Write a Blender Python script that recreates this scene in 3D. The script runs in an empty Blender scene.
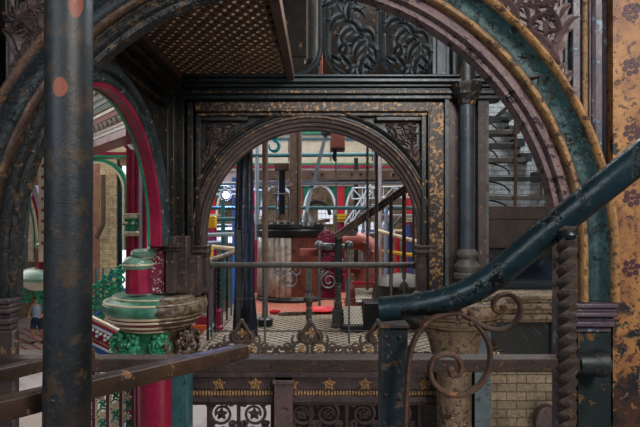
import bpy, math, random
from mathutils import Vector, Matrix
random.seed(7)
PI = math.pi
C = bpy.context.scene.collection
F, CX, HY, EYE = 520.0, 320.0, 222.0, 1.55

def P(px, py, Y):
    return Vector(((px - CX) / F * Y, Y, EYE + (HY - py) / F * Y))

# ------------------------------------------------------------------ mesh helpers
class MB:
    def __init__(s, T=None):
        s.v = []; s.f = []; s.T = T
    def add(s, vs, fs):
        n = len(s.v)
        for p in vs:
            p = Vector(p)
            s.v.append(s.T(p) if s.T else p)
        s.f += [tuple(i + n for i in f) for f in fs]
    def box(s, x0, x1, y0, y1, z0, z1):
        vs = [(x, y, z) for x in (x0, x1) for y in (y0, y1) for z in (z0, z1)]
        s.add(vs, [(0, 1, 3, 2), (4, 6, 7, 5), (0, 4, 5, 1), (2, 3, 7, 6), (0, 2, 6, 4), (1, 5, 7, 3)])
        return s
    def bar(s, a, b, w, h, up=(0, 0, 1)):
        a = Vector(a); b = Vector(b); d = (b - a).normalized(); up = Vector(up)
        sd = d.cross(up)
        if sd.length < 1e-4: sd = d.cross(Vector((1, 0, 0)))
        sd.normalize(); u = sd.cross(d)
        vs = []
        for p in (a, b):
            for i, j in ((-1, -1), (1, -1), (1, 1), (-1, 1)):
                vs.append(p + sd * (i * w / 2) + u * (j * h / 2))
        s.add(vs, [(0, 1, 2, 3), (7, 6, 5, 4), (0, 4, 5, 1), (1, 5, 6, 2), (2, 6, 7, 3), (3, 7, 4, 0)])
        return s
    def prism(s, poly, w0, w1):                      # poly in (u,v), extruded along w
        n = len(poly)
        vs = [(u, v, w0) for u, v in poly] + [(u, v, w1) for u, v in poly]
        fs = [tuple(range(n)), tuple(range(2 * n - 1, n - 1, -1))]
        fs += [(i, i + n, (i + 1) % n + n, (i + 1) % n) for i in range(n)]
        s.add(vs, fs); return s
    def tube(s, path, r, n=10, caps=True, flat=1.0, twist=0.0, up=None, closed=False):
        path = [Vector(p) for p in path]; m = len(path)
        rr = r if isinstance(r, (list, tuple)) else [r] * m
        t0 = (path[1] - path[0]).normalized()
        ref = Vector(up) if up else (Vector((0, 0, 1)) if abs(t0.z) < .9 else Vector((1, 0, 0)))
        nrm = (ref - t0 * ref.dot(t0)).normalized()
        vs = []
        for i, p in enumerate(path):
            if closed: t = (path[(i + 1) % m] - path[i - 1]).normalized()
            else: t = (path[min(i + 1, m - 1)] - path[max(i - 1, 0)]).normalized()
            nrm = (nrm - t * nrm.dot(t))
            nrm = nrm.normalized() if nrm.length > 1e-6 else Vector((0, 0, 1))
            b = t.cross(nrm)
            for k in range(n):
                a = 2 * PI * k / n + twist * i + PI / n
                vs.append(p + nrm * (math.cos(a) * rr[i] * flat) + b * (math.sin(a) * rr[i]))
        fs = []
        for i in range(m if closed else m - 1):
            for k in range(n):
                j = (i + 1) % m
                fs.append((i * n + k, i * n + (k + 1) % n, j * n + (k + 1) % n, j * n + k))
        if caps and not closed:
            fs.append(tuple(range(n - 1, -1, -1))); fs.append(tuple((m - 1) * n + k for k in range(n)))
        s.add(vs, fs); return s
    def lathe(s, c, prof, n=32, a0=0, a1=2 * PI, fn=None):
        full = abs(a1 - a0 - 2 * PI) < 1e-4; k = n if full else n + 1; vs = []
        for (r, z) in prof:
            for i in range(k):
                a = a0 + (a1 - a0) * i / n
                q = r * (fn(a, z) if fn else 1)
                vs.append((c[0] + math.cos(a) * q, c[1] + math.sin(a) * q, c[2] + z))
        fs = []
        for j in range(len(prof) - 1):
            for i in range(n):
                i2 = (i + 1) % k
                fs.append((j * k + i, j * k + i2, (j + 1) * k + i2, (j + 1) * k + i))
        if full:
            fs.append(tuple(range(k - 1, -1, -1))); fs.append(tuple((len(prof) - 1) * k + i for i in range(k)))
        s.add(vs, fs); return s
    def ball(s, c, r, n=10, sq=(1, 1, 1)):
        vs = []; m = n // 2 + 1
        for j in range(1, m):
            ph = PI * j / m
            for i in range(n):
                a = 2 * PI * i / n
                vs.append((c[0] + r * sq[0] * math.sin(ph) * math.cos(a), c[1] + r * sq[1] * math.sin(ph) * math.sin(a), c[2] + r * sq[2] * math.cos(ph)))
        fs = [(j * n + i, (j + 1) * n + i, (j + 1) * n + (i + 1) % n, j * n + (i + 1) % n) for j in range(m - 2) for i in range(n)]
        fs.append(tuple(range(n))); fs.append(tuple((m - 2) * n + i for i in range(n - 1, -1, -1)))
        s.add(vs, fs); return s
    def arch(s, R, prof, leg=0.0, n=48, a0=0, a1=PI, legl=None):     # prof: closed (dr, w) outline swept round the arch
        st = []
        legl = leg if legl is None else legl
        if leg > 0: st.append((1, 0, -leg))
        for i in range(n + 1):
            a = a0 + (a1 - a0) * i / n
            st.append((math.cos(a), math.sin(a), 0))
        if legl > 0: st.append((-1, 0, -legl))
        k = len(prof); vs = []
        for (c, sn, dz) in st:
            for dr, w in prof: vs.append((c * (R + dr), sn * (R + dr) + dz, w))
        fs = [(j * k + i, j * k + (i + 1) % k, (j + 1) * k + (i + 1) % k, (j + 1) * k + i) for j in range(len(st) - 1) for i in range(k)]
        fs.append(tuple(range(k))); fs.append(tuple((len(st) - 1) * k + i for i in range(k - 1, -1, -1)))
        s.add(vs, fs); return s
    def leaf(s, pts, wid, thick, bulge=0.0, w0=0.0):
        m = len(pts); vs = []
        for i, (u, v) in enumerate(pts):
            t = i / (m - 1)
            a = pts[max(i - 1, 0)]; b = pts[min(i + 1, m - 1)]
            dx, dy = b[0] - a[0], b[1] - a[1]; L = math.hypot(dx, dy) or 1e-6
            nx, ny = -dy / L, dx / L
            w = wid * (0.22 + 0.78 * math.sin(PI * min(1, t ** .75 * 1.0))) * (1 - .25 * t)
            if t > .97: w = wid * .15
            z = w0 + bulge * math.sin(PI * t)
            h = thick * (.55 + .45 * math.sin(PI * t))
            vs += [(u + nx * w, v + ny * w, z + h * .25), (u + nx * w * .45, v + ny * w * .45, z + h * .2), (u, v, z + h),
                   (u - nx * w * .45, v - ny * w * .45, z + h * .2), (u - nx * w, v - ny * w, z + h * .25), (u, v, z - h * .5)]
        fs = [(j * 6 + i, j * 6 + (i + 1) % 6, (j + 1) * 6 + (i + 1) % 6, (j + 1) * 6 + i) for j in range(m - 1) for i in range(6)]
        fs += [tuple(range(5, -1, -1)), tuple((m - 1) * 6 + i for i in range(6))]
        s.add(vs, fs); return s
    def build(s, name, mat, parent=None, smooth=True, bevel=0.0, recalc=True):
        me = bpy.data.meshes.new(name)
        off = root_loc(parent) if parent else Vector((0, 0, 0))
        me.from_pydata([tuple(p - off) for p in s.v], [], s.f)
        if recalc:
            import bmesh
            bm = bmesh.new(); bm.from_mesh(me); bmesh.ops.recalc_face_normals(bm, faces=bm.faces); bm.to_mesh(me); bm.free()
        me.materials.append(mat)
        o = bpy.data.objects.new(name, me); C.objects.link(o)
        if parent: o.parent = parent
        if smooth:
            me.polygons.foreach_set('use_smooth', [True] * len(me.polygons))
            try: me.set_sharp_from_angle(angle=math.radians(38))
            except Exception: pass
        if bevel:
            b = o.modifiers.new('bevel', 'BEVEL'); b.width = bevel; b.segments = 2; b.limit_method = 'ANGLE'
        return o

def root_loc(o):
    p = Vector((0, 0, 0))
    while o: p += o.location; o = o.parent
    return p
def tag(o, label, cat, group=None, kind=None):
    o['label'] = label; o['category'] = cat
    if group: o['group'] = group
    if kind: o['kind'] = kind
    return o
def thing(name, loc, label, cat, group=None):
    o = bpy.data.objects.new(name, None); C.objects.link(o); o.location = loc; o.empty_display_size = .1
    return tag(o, label, cat, group)
def struct(o, label=None):
    o['kind'] = 'structure'
    if label: o['label'] = label
    return o
def copy_tree(o, loc, label=None, cat=None, group=None, rz=None):
    r = o.copy(); C.objects.link(r); r.location = loc
    if rz is not None: r.rotation_euler.z = rz
    if label: r['label'] = label
    if group: r['group'] = group
    for ch in list(o.children):
        c = ch.copy(); C.objects.link(c); c.parent = r
        for g in list(ch.children):
            d = g.copy(); C.objects.link(d); d.parent = c
    return r
def front(cx, cz, Y):                                    # local (u,v,w): u right, v up, w towards the camera
    return lambda p: Vector((cx + p.x, Y - p.z, cz + p.y))
def sidew(X, cy, cz, sg=1):                              # wall running in depth: u along +Y, w towards +X*sg
    return lambda p: Vector((X + sg * p.z, cy + p.x, cz + p.y))
def rev(poly): return list(reversed(poly))

# ------------------------------------------------------------------ materials
def lin(h):
    h = h.lstrip('#'); o = []
    for i in (0, 2, 4):
        c = int(h[i:i + 2], 16) / 255
        o.append(c / 12.92 if c < .04045 else ((c + .055) / 1.055) ** 2.4)
    return (*o, 1)
class N:
    def __init__(s, name):
        s.m = bpy.data.materials.new(name); s.m.use_nodes = True; s.t = s.m.node_tree
        s.b = s.t.nodes['Principled BSDF']
        s.tc = s.t.nodes.new('ShaderNodeTexCoord').outputs['Object']
    def n(s, t, **k):
        x = s.t.nodes.new(t)
        for a, b in k.items(): setattr(x, a, b)
        return x
    def l(s, a, b): s.t.links.new(a, b)
    def noise(s, sc, det=6, rough=.6, vec=None, dist=0, off=0):
        x = s.n('ShaderNodeTexNoise'); x.inputs['Scale'].default_value = sc; x.inputs['Detail'].default_value = det
        x.inputs['Roughness'].default_value = rough; x.inputs['Distortion'].default_value = dist
        v = vec or s.tc
        if off:
            a = s.n('ShaderNodeVectorMath', operation='ADD'); s.l(v, a.inputs[0]); a.inputs[1].default_value = (off, off * .7, off * 1.3); v = a.outputs[0]
        s.l(v, x.inputs['Vector']); return x.outputs['Fac']
    def thr(s, v, lo, hi):
        x = s.n('ShaderNodeMapRange'); x.inputs['From Min'].default_value = lo; x.inputs['From Max'].default_value = hi
        s.l(v, x.inputs['Value']); return x.outputs[0]
    def math(s, op, a, b=None, clamp=False):
        x = s.n('ShaderNodeMath', operation=op); x.use_clamp = clamp
        for i, q in enumerate((a, b)):
            if q is None: continue
            if isinstance(q, (int, float)): x.inputs[i].default_value = q
            else: s.l(q, x.inputs[i])
        return x.outputs[0]
    def mix(s, f, a, b):
        x = s.n('ShaderNodeMix', data_type='RGBA')
        if isinstance(f, (int, float)): x.inputs[0].default_value = f
        else: s.l(f, x.inputs[0])
        for i, q in ((6, a), (7, b)):
            if isinstance(q, str): x.inputs[i].default_value = lin(q)
            else: s.l(q, x.inputs[i])
        return x.outputs[2]
    def sep(s, v=None):
        x = s.n('ShaderNodeSeparateXYZ'); s.l(v or s.tc, x.inputs[0]); return x.outputs
    def col(s, c): s.l(c, s.b.inputs['Base Color'])
    def bump(s, h, st=.3, d=.01):
        x = s.n('ShaderNodeBump'); x.inputs['Strength'].default_value = st; x.inputs['Distance'].default_value = d
        s.l(h, x.inputs['Height']); s.l(x.outputs[0], s.b.inputs['Normal'])
    def done(s, rough=.5, metal=0.0, spec=.36):
        s.b.inputs['Roughness'].default_value = rough; s.b.inputs['Metallic'].default_value = metal
        s.b.inputs['Specular IOR Level'].default_value = spec
        return s.m

def weather(name, c1, c2, c3=None, sc=4, t3=.58, sharp=.03, sc3=14, c4=None, t4=.64, sc4=30, rough=.5, metal=0, bump=.35, bd=.006):
    m = N(name); a = m.thr(m.noise(sc, 5, .6), .38, .66); col = m.mix(a, c1, c2)
    h = m.noise(sc3 * 2.2, 8, .65, off=3)
    if c3:
        f = m.noise(sc3, 10, .68, off=9); k = m.thr(f, t3, t3 + sharp); col = m.mix(k, col, c3)
        h = m.math('SUBTRACT', h, m.math('MULTIPLY', k, .35))
    if c4:
        f = m.noise(sc4, 9, .7, off=17); col = m.mix(m.thr(f, t4, t4 + sharp), col, c4)
    col = m.mix(m.math('MULTIPLY', m.thr(m.noise(sc3 * 3, 10, .75, off=27), .53, .6), .45), col, '#0e0c0b'); m.col(col); m.bump(h, bump * 1.5, bd)
    r = m.math('MULTIPLY_ADD', m.noise(sc3, 4, .5, off=5), .35); r.node.inputs[2].default_value = rough - .17
    m.done(rough, metal); m.l(r, m.b.inputs['Roughness']); return m.m
def plain(name, c, rough=.5, metal=0, var=.12, sc=6):
    m = N(name); h = lin(c); x = m.n('ShaderNodeHueSaturation'); x.inputs['Color'].default_value = h
    v = m.math('MULTIPLY_ADD', m.noise(sc, 6, .6), var * 2); v.node.inputs[2].default_value = 1 - var
    m.l(v, x.inputs['Value']); m.col(x.outputs[0]); return m.done(rough, metal)
def emit(name, c, e):
    m = N(name); m.b.inputs['Emission Color'].default_value = lin(c); m.b.inputs['Emission Strength'].default_value = e
    m.b.inputs['Base Color'].default_value = lin(c); return m.done(.6)
def brick(name, plane, c1, c2, mortar, w=.24, h=.08, rough=.85, dirt='#3a332c', dt=.5):
    m = N(name); x, y, z = m.sep(); v = m.n('ShaderNodeCombineXYZ')
    m.l(x if plane == 'xz' else y, v.inputs[0]); m.l(z, v.inputs[1])
    b = m.n('ShaderNodeTexBrick'); m.l(v.outputs[0], b.inputs['Vector']); b.inputs['Scale'].default_value = 1
    b.inputs['Brick Width'].default_value = w; b.inputs['Row Height'].default_value = h; b.inputs['Mortar Size'].default_value = .007
    b.inputs['Mortar Smooth'].default_value = .3
    b.inputs['Color1'].default_value = lin(c1); b.inputs['Color2'].default_value = lin(c2); b.inputs['Mortar'].default_value = lin(mortar)
    f = m.thr(m.noise(3.2, 9, .7), dt, dt + .16); col = m.mix(m.math('MULTIPLY', m.thr(m.noise(7, 6, .7, off=14), .4, .6), .6), b.outputs['Color'], '#5d5245'); col = m.mix(m.math('MULTIPLY', f, .8), col, dirt); col = m.mix(m.math('MULTIPLY', m.thr(m.noise(30, 8, .7, off=24), .52, .6), .5), col, '#2b2620')
    g = m.thr(m.noise(24, 6, .7, off=4), .6, .68); col = m.mix(m.math('MULTIPLY', g, .45), col, mortar)
    m.col(col); hh = m.math('ADD', b.outputs['Fac'], m.math('MULTIPLY', m.noise(40, 6), -.7)); m.bump(m.math('MULTIPLY', hh, -1), .6, .01)
    return m.done(rough)

M = {}
M['black'] = weather('black_iron', '#0d1113', '#1a2224', '#4b3b28', sc3=16, t3=.63, c4='#5c6468', t4=.68, rough=.38)
M['blackgold'] = weather('black_iron_gold_flecks', '#0f1213', '#231d19', '#8d6236', sc3=20, t3=.6, c4='#4a4f50', t4=.66, rough=.42)
M['frieze'] = weather('flaking_gilt_frieze', '#1a1716', '#38291f', '#8f6a44', sc3=24, t3=.53, c4='#1a1718', t4=.57, rough=.5)
M['brown'] = weather('brown_iron', '#2c2321', '#43342f', '#6e5540', sc3=18, t3=.6, c4='#14110f', t4=.64, rough=.5)
M['mauve'] = weather('mauve_brown_paint', '#4c3c3d', '#63504c', '#2a2022', sc3=16, t3=.58, c4='#8a7a66', t4=.68, rough=.45)
M['mauvedk'] = weather('dark_mauve_iron', '#33282a', '#4c3b3a', '#171314', sc3=22, t3=.57, c4='#7d6650', t4=.68, rough=.5)
M['rust'] = weather('rusty_iron', '#33231b', '#4c3325', '#6d452b', sc3=24, t3=.58, c4='#191310', t4=.62, rough=.65, bump=.6)
M['rustdk'] = weather('dark_rusty_iron', '#261d18', '#3a2b22', '#5d3d28', sc3=24, t3=.6, c4='#100d0c', t4=.6, rough=.55, bump=.6)
M['wood'] = weather('worn_brown_rail', '#2b1f18', '#3f2d21', '#6d4f33', sc3=12, t3=.6, c4='#8a8276', t4=.7, rough=.42)
M['timber'] = weather('brown_timber', '#56443a', '#6b574a', '#8f7a66', sc3=8, t3=.6, rough=.7)
M['teal'] = weather('teal_paint', '#1f3b38', '#2b4c46', '#15201f', sc3=14, t3=.58, c4='#7a7c66', t4=.71, rough=.4)
M['bluerail'] = weather('blue_black_rail_paint', '#0b1518', '#152a31', '#07090a', sc3=14, t3=.55, c4='#7a7468', t4=.69, rough=.27, bump=.6, bd=.003)
M['pole'] = weather('blue_black_pipe', '#161c22', '#252e36', '#2d2620', sc3=10, t3=.6, c4='#5f666c', t4=.73, rough=.42)
M['crimson'] = weather('crimson_gloss', '#7a1230', '#8f1b3a', '#5c1226', sc3=8, t3=.62, rough=.35, bump=.1)
M['crimflake'] = weather('flaking_crimson', '#6b1731', '#7a2a3c', '#c9c0ba', sc3=30, t3=.55, c4='#241a1a', t4=.6, rough=.5)
M['green'] = weather('green_gloss', '#1d6b4c', '#2c8a64', '#14452f', sc3=9, t3=.64, rough=.3, bump=.1)
M['greenpale'] = weather('grey_green_gloss', '#5f8573', '#7d9c88', '#4a6a5c', sc3=9, t3=.64, rough=.3, bump=.1)
M['cream'] = weather('cream_gloss', '#bcae90', '#cfc4a8', '#8e8068', sc3=10, t3=.66, rough=.4, bump=.1)
M['white'] = plain('white_paint', '#cfd2d0', .5)
M['lilac'] = plain('lilac_grey_paint', '#a49aa4', .5)
M['gold'] = weather('gilding', '#94704a', '#b0895c', '#4a3426', sc3=40, t3=.53, rough=.4)
M['orange'] = plain('orange_paint', '#b9532c', .45)
M['red'] = plain('red_paint', '#b3202c', .45)
M['pink'] = weather('salmon_red_lead', '#93483c', '#a85c4d', '#c08a7a', sc3=9, t3=.63, c4='#5a3028', t4=.68, rough=.5)
M['rustorange'] = weather('orange_brown_cladding', '#55291d', '#683728', '#381d16', sc3=7, t3=.58, rough=.5)
M['steel'] = plain('grey_steel', '#6d7072', .38, .6)
M['galv'] = plain('galvanised_tube', '#8a96a0', .45, .3)
M['tealtube'] = plain('teal_tube', '#2b5a60', .45)
M['whiteblue'] = plain('pale_blue_truss', '#b9c4cc', .5)
M['turq'] = plain('turquoise_paint', '#1f8c93', .35)
M['yellow'] = plain('yellow_paint', '#c79a22', .5)
M['blue'] = plain('blue_paint', '#2b4f86', .5)
M['dkgrey'] = weather('dark_grey_casting', '#3c3833', '#4d4740', '#6a6154', sc3=9, t3=.62, rough=.55)
M['stone'] = weather('brown_stone_paint', '#584738', '#78644f', '#33281f', sc3=11, t3=.54, c4='#9a8a72', t4=.6, rough=.6)
M['coping'] = plain('grey_tiling', '#8b8078', .7)
M['skin'] = plain('skin', '#b98468', .6, 0, .04)
M['navycloth'] = plain('navy_cloth', '#273149', .8)
M['shirt'] = plain('patterned_pale_shirt', '#8f9bb0', .8, 0, .5, 40)
M['hair'] = plain('dark_hair', '#2a1d16', .8)
M['brick_warm'] = brick('warm_yellow_brick', 'xz', '#a8937a', '#7d6a58', '#5c5046', .24, .08)
M['brick_lowright'] = brick('grey_buff_brick', 'xz', '#95836c', '#71634f', '#3c352d', .24, .105)
M['brick_blue'] = brick('painted_blue_grey_brick', 'xz', '#8f9698', '#767d80', '#4c5254', .24, .08, dirt='#3a3d3e')
M['brick_side'] = brick('warm_brick_side', 'yz', '#a08c70', '#7d6a58', '#5c5046')

def mat_stripe():                                         # crimson shaft with gold bead lines is geometry; this one is the tiled floor
    m = N('patterned_tiles'); x, y, z = m.sep(); p = .15
    def fr(q, o): return m.math('ABSOLUTE', m.math('SUBTRACT', m.math('FRACT', m.math('ADD', m.math('DIVIDE', q, p), o)), .5))
    d1 = m.math('ADD', fr(x, 0), fr(y, 0)); d2 = m.math('ADD', fr(x, .5), fr(y, .5))
    k = m.math('MAXIMUM', m.math('LESS_THAN', d1, .41), m.math('LESS_THAN', d2, .41))
    base = m.mix(m.thr(m.noise(3, 5), .4, .65), '#bcaa8c', '#9c8a70')
    redz = m.thr(y, 8.75, 8.95); redz2 = m.math('MULTIPLY', redz, .7)
    dark = m.mix(redz, '#1d1815', '#8b2a20')
    base = m.mix(m.math('MULTIPLY', redz2, .4), base, '#a04a38')
    m.col(m.mix(k, base, dark)); return m.done(.55)
M['tiles'] = mat_stripe()
def mat_ground():
    m = N('ground_paving'); x, y, z = m.sep(); p = .5
    cx = m.math('FRACT', m.math('DIVIDE', m.math('ADD', x, y), p)); cy = m.math('FRACT', m.math('DIVIDE', m.math('SUBTRACT', x, y), p))
    k = m.math('MAXIMUM', m.math('LESS_THAN', cx, .3), m.math('LESS_THAN', cy, .3))
    bandx = m.math('LESS_THAN', m.math('ABSOLUTE', m.math('SUBTRACT', y, 20.4)), 1.9)
    c = m.mix(m.math('MULTIPLY', k, bandx), '#aaa4a2', '#8a4a38')
    c = m.mix(m.thr(m.noise(1.5, 6), .5, .7), c, '#8d8482'); m.col(c); return m.done(.6)
M['ground'] = mat_ground()
def mat_goldpanel():
    m = N('ochre_wall_panel'); x, y, z = m.sep()
    c = m.mix(m.thr(m.noise(7, 6, .6), .35, .65), '#9a6f40', '#70482c')
    sp = m.thr(m.noise(38, 10, .74, off=4), .54, .58); c = m.mix(sp, c, '#3d2522')
    loss = m.math('ADD', m.noise(9, 9, .68, off=11), m.math('MULTIPLY', m.thr(z, 1.55, .9), .11))
    loss = m.thr(loss, .6, .63); c = m.mix(loss, c, '#161a1b'); c = m.mix(m.math('MULTIPLY', m.thr(m.noise(5, 8, .7, off=31), .5, .62), .55), c, '#5a3420')
    m.col(c); m.bump(m.math('SUBTRACT', m.noise(60, 8, off=2), loss), .4, .004); return m.done(.5)
M['ochre'] = mat_goldpanel()
def mat_gbead(name, xm):                                   # yellow bead that has lost its paint towards the dark side
    m = N(name); x, y, z = m.sep()
    f = m.math('ADD', m.noise(20, 9, .7, off=3), m.thr(x, .5, -1.6)); f2 = m.thr(f, xm, xm + .1)
    c = m.mix(m.thr(m.noise(10, 5), .4, .6), '#a57a45', '#8a5f35'); c = m.mix(f2, c, '#54413c')
    c = m.mix(m.thr(m.noise(45, 8, .7, off=8), .62, .66), c, '#1b1614')
    m.col(c); m.bump(m.noise(50, 8), .5, .005); return m.done(.45)
M['bead'] = mat_gbead('ochre_bead', .93)
def mat_halfpaint(name, good, good2, bad, bad2, x0):       # restored paint giving way to bare flaking metal at local x0
    m = N(name); x, y, z = m.sep(); a = m.mix(m.thr(m.noise(5, 5), .4, .6), good, good2)
    b = m.mix(m.thr(m.noise(14, 9, .7, off=2), .45, .55), bad, bad2)
    k = m.thr(m.math('ADD', x, m.math('MULTIPLY', m.math('SUBTRACT', m.noise(9, 8, .7, off=6), .5), .25)), x0, x0 + .02)
    m.col(m.mix(k, a, b)); m.bump(m.math('MULTIPLY', m.noise(40, 8), k), .4, .006); return m.done(.38)
M['hgreen'] = mat_halfpaint('green_half_stripped', '#2f6650', '#5b8a76', '#6a5a48', '#3d2f27', .17)
M['hcream'] = mat_halfpaint('cream_half_stripped', '#b5a88c', '#c9bda0', '#7a6650', '#4a3a2f', .17)
M['hcrim'] = mat_halfpaint('crimson_half_stripped', '#6e2030', '#7c2a3a', '#5a4638', '#33271f', .17)
M['hleaf'] = mat_halfpaint('leaf_green_half_stripped', '#1c6344', '#3f9a70', '#5a4638', '#33271f', .2)
def mat_cloth():
    m = N('dark_blue_sheet'); c = m.mix(m.thr(m.noise(3, 5, .6), .4, .65), '#0a0e15', '#172034'); m.col(c)
    m.bump(m.noise(14, 6), .5, .03); return m.done(.35)
M['sheet'] = mat_cloth()
def mat_silver():
    m = N('creased_silver_sheet'); c = m.mix(m.thr(m.noise(5, 6, .6, dist=1), .4, .65), '#8c8378', '#b9b0a4'); m.col(c)
    m.bump(m.noise(8, 6), .6, .05); return m.done(.3)
M['silver'] = mat_silver()

# ------------------------------------------------------------------ foliage
def curl(p, ang, length, k, n=12, e=1.6):
    pts = [p]; x, y = p; prev = 0
    for i in range(1, n + 1):
        t = i / n; a = ang + k * t ** e
        x += math.cos(a) * length / n; y += math.sin(a) * length / n; pts.append((x, y))
    return pts
def acanthus(mb, p, ang, L, k, wid=.1, th=.03, lobes=5, w0=0.0):
    sp = curl(p, ang, L, k, 16)
    mb.leaf(sp, L * wid * .95, th * 1.15, th * .8, w0)
    for i in range(1, lobes + 1):
        t = i / (lobes + 1.5); j = int(t * 15); q = sp[j]; a = math.atan2(sp[j + 1][1] - q[1], sp[j + 1][0] - q[0])
        for sg in (-1, 1):
            l = L * .5 * (1 - t * .6) * (1.15 if sg * k < 0 else .75)
            mb.leaf(curl(q, a + sg * .5, l, sg * (1.6 - t), 9), l * .24, th * .8, th * .6, w0 + .004)
def spiral(mb, c, r, a0, turns, tr, sg=1, shrink=.85, ball=True, n=26):
    pts = []
    for i in range(n + 1):
        t = i / n; a = a0 + sg * turns * 2 * PI * t; q = r * (1 - shrink * t)
        pts.append((c[0] + math.cos(a) * q, c[1] + math.sin(a) * q, 0))
    mb.tube(pts, [tr * (1 - .3 * i / n) for i in range(n + 1)], 6, up=(0, 0, 1))
    if ball: mb.ball(pts[-1], tr * 1.7, 8)
    return pts[0]
def rosette(mb, c, r, w=.0, n=5, rot=0.3):
    for k in range(n):
        a = 2 * PI * k / n + rot
        mb.leaf([(c[0] + math.cos(a) * r * t, c[1] + math.sin(a) * r * t) for t in (.1, .4, .7, 1)], r * .38, r * .3, 0, w)
    mb.ball((c[0], c[1], w + r * .15), r * .24, 8)

# ================================================================== THE NEAR ARCH
YN = 2.4; s = YN / F
ncx, ncz = (287 - CX) * s, EYE + (HY - 258) * s            # centre
RN = 271 * s
T = front(ncx, ncz, YN)
na = thing('iron_arch', (ncx, YN, ncz), 'large flaking mauve, teal and ochre arch framing the whole view', 'arch')
px = lambda n: n * s
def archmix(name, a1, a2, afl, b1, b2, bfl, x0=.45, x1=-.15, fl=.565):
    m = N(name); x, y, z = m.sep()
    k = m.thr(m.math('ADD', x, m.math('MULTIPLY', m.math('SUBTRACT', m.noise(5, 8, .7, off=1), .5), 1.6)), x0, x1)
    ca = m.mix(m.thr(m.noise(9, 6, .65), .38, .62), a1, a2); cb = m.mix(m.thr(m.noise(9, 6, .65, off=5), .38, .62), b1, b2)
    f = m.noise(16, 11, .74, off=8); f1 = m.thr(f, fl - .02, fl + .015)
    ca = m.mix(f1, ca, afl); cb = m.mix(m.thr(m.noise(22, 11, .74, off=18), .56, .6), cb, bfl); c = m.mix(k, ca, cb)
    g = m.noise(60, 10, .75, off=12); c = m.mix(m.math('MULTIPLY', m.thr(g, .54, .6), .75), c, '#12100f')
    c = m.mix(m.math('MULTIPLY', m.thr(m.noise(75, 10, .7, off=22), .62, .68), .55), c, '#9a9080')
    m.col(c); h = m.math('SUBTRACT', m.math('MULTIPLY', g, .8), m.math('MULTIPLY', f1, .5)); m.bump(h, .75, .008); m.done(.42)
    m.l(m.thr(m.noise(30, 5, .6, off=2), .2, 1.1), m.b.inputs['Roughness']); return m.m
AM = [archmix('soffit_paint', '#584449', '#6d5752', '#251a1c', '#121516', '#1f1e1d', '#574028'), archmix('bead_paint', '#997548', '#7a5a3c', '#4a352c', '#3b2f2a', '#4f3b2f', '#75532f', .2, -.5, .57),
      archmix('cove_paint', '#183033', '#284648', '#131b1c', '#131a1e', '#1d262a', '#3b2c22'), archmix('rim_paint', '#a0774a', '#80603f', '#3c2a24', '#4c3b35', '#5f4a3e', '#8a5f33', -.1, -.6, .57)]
D_ = -.06
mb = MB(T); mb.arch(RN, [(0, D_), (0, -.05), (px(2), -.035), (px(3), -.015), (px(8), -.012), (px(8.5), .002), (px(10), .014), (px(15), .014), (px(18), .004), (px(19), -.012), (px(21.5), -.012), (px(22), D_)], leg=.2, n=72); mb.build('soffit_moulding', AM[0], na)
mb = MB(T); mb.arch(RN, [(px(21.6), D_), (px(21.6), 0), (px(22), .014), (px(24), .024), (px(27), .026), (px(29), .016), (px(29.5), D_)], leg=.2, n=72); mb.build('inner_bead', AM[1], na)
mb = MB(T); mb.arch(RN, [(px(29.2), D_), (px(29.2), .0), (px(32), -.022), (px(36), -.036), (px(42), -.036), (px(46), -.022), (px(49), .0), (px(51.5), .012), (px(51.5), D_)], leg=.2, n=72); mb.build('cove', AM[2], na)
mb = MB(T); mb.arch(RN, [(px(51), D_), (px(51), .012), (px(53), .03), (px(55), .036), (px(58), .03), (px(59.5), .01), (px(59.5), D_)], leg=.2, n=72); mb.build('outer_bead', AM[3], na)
# leaf spandrels
def spandrel_leaves(mb, pieces, th):
    for (u, v, a, L, k, w) in pieces: acanthus(mb, (u * s, v * s), math.radians(a), L * s, k, w, th, 5)
mb = MB(front(0, 0, YN)); mb.T = lambda p: Vector((p.x, YN + .06 - p.z, p.y))
def loc2(pxx, pyy, Y=YN): q = P(pxx, pyy, Y); return (q.x, q.z)
for (a, b, ang, L, k, w) in [(566, 62, 118, 78, 1.6, .13), (566, 60, 150, 70, -1.3, .13), (500, -8, -20, 52, -2.6, .16), (528, 26, 60, 44, -2.4, .16), (563, 74, 172, 50, 1.3, .12), (548, 20, 200, 40, 2.6, .16),
                             (568, 40, 100, 60, 1.2, .12), (522, -4, -35, 46, 2.5, .15), (569, 30, 160, 34, 2.2, .15), (500, -2, -75, 30, 2.1, .14), (545, 48, 220, 30, -1.5, .14), (570, 92, 112, 46, 1.2, .13), (562, 80, 140, 36, -1.4, .15), (535, 12, 60, 40, 1.8, .16), (556, 10, 120, 44, -2, .16), (510, 6, 20, 36, 1.6, .16)]:
    acanthus(mb, loc2(a, b), math.radians(ang), L * s * 1.05, k, w * 1.15, .022, 4)
mb.tube([Vector((P(566, y, YN).x, P(566, y, YN).z, 0)) for y in (-20, 10, 40, 66, 92)], .011, 8)
mb.tube([Vector((P(x, y, YN).x, P(x, y, YN).z, 0)) for x, y in ((566, 75), (556, 50), (540, 30), (515, 14), (490, -8))], [.01, .013, .013, .012, .009], 8)
o = mb.build('leaf_spandrel', M['mauve'], na)
mb = MB(); mb.T = lambda p: Vector((p.x, YN + .06 - p.z, p.y))
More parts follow.
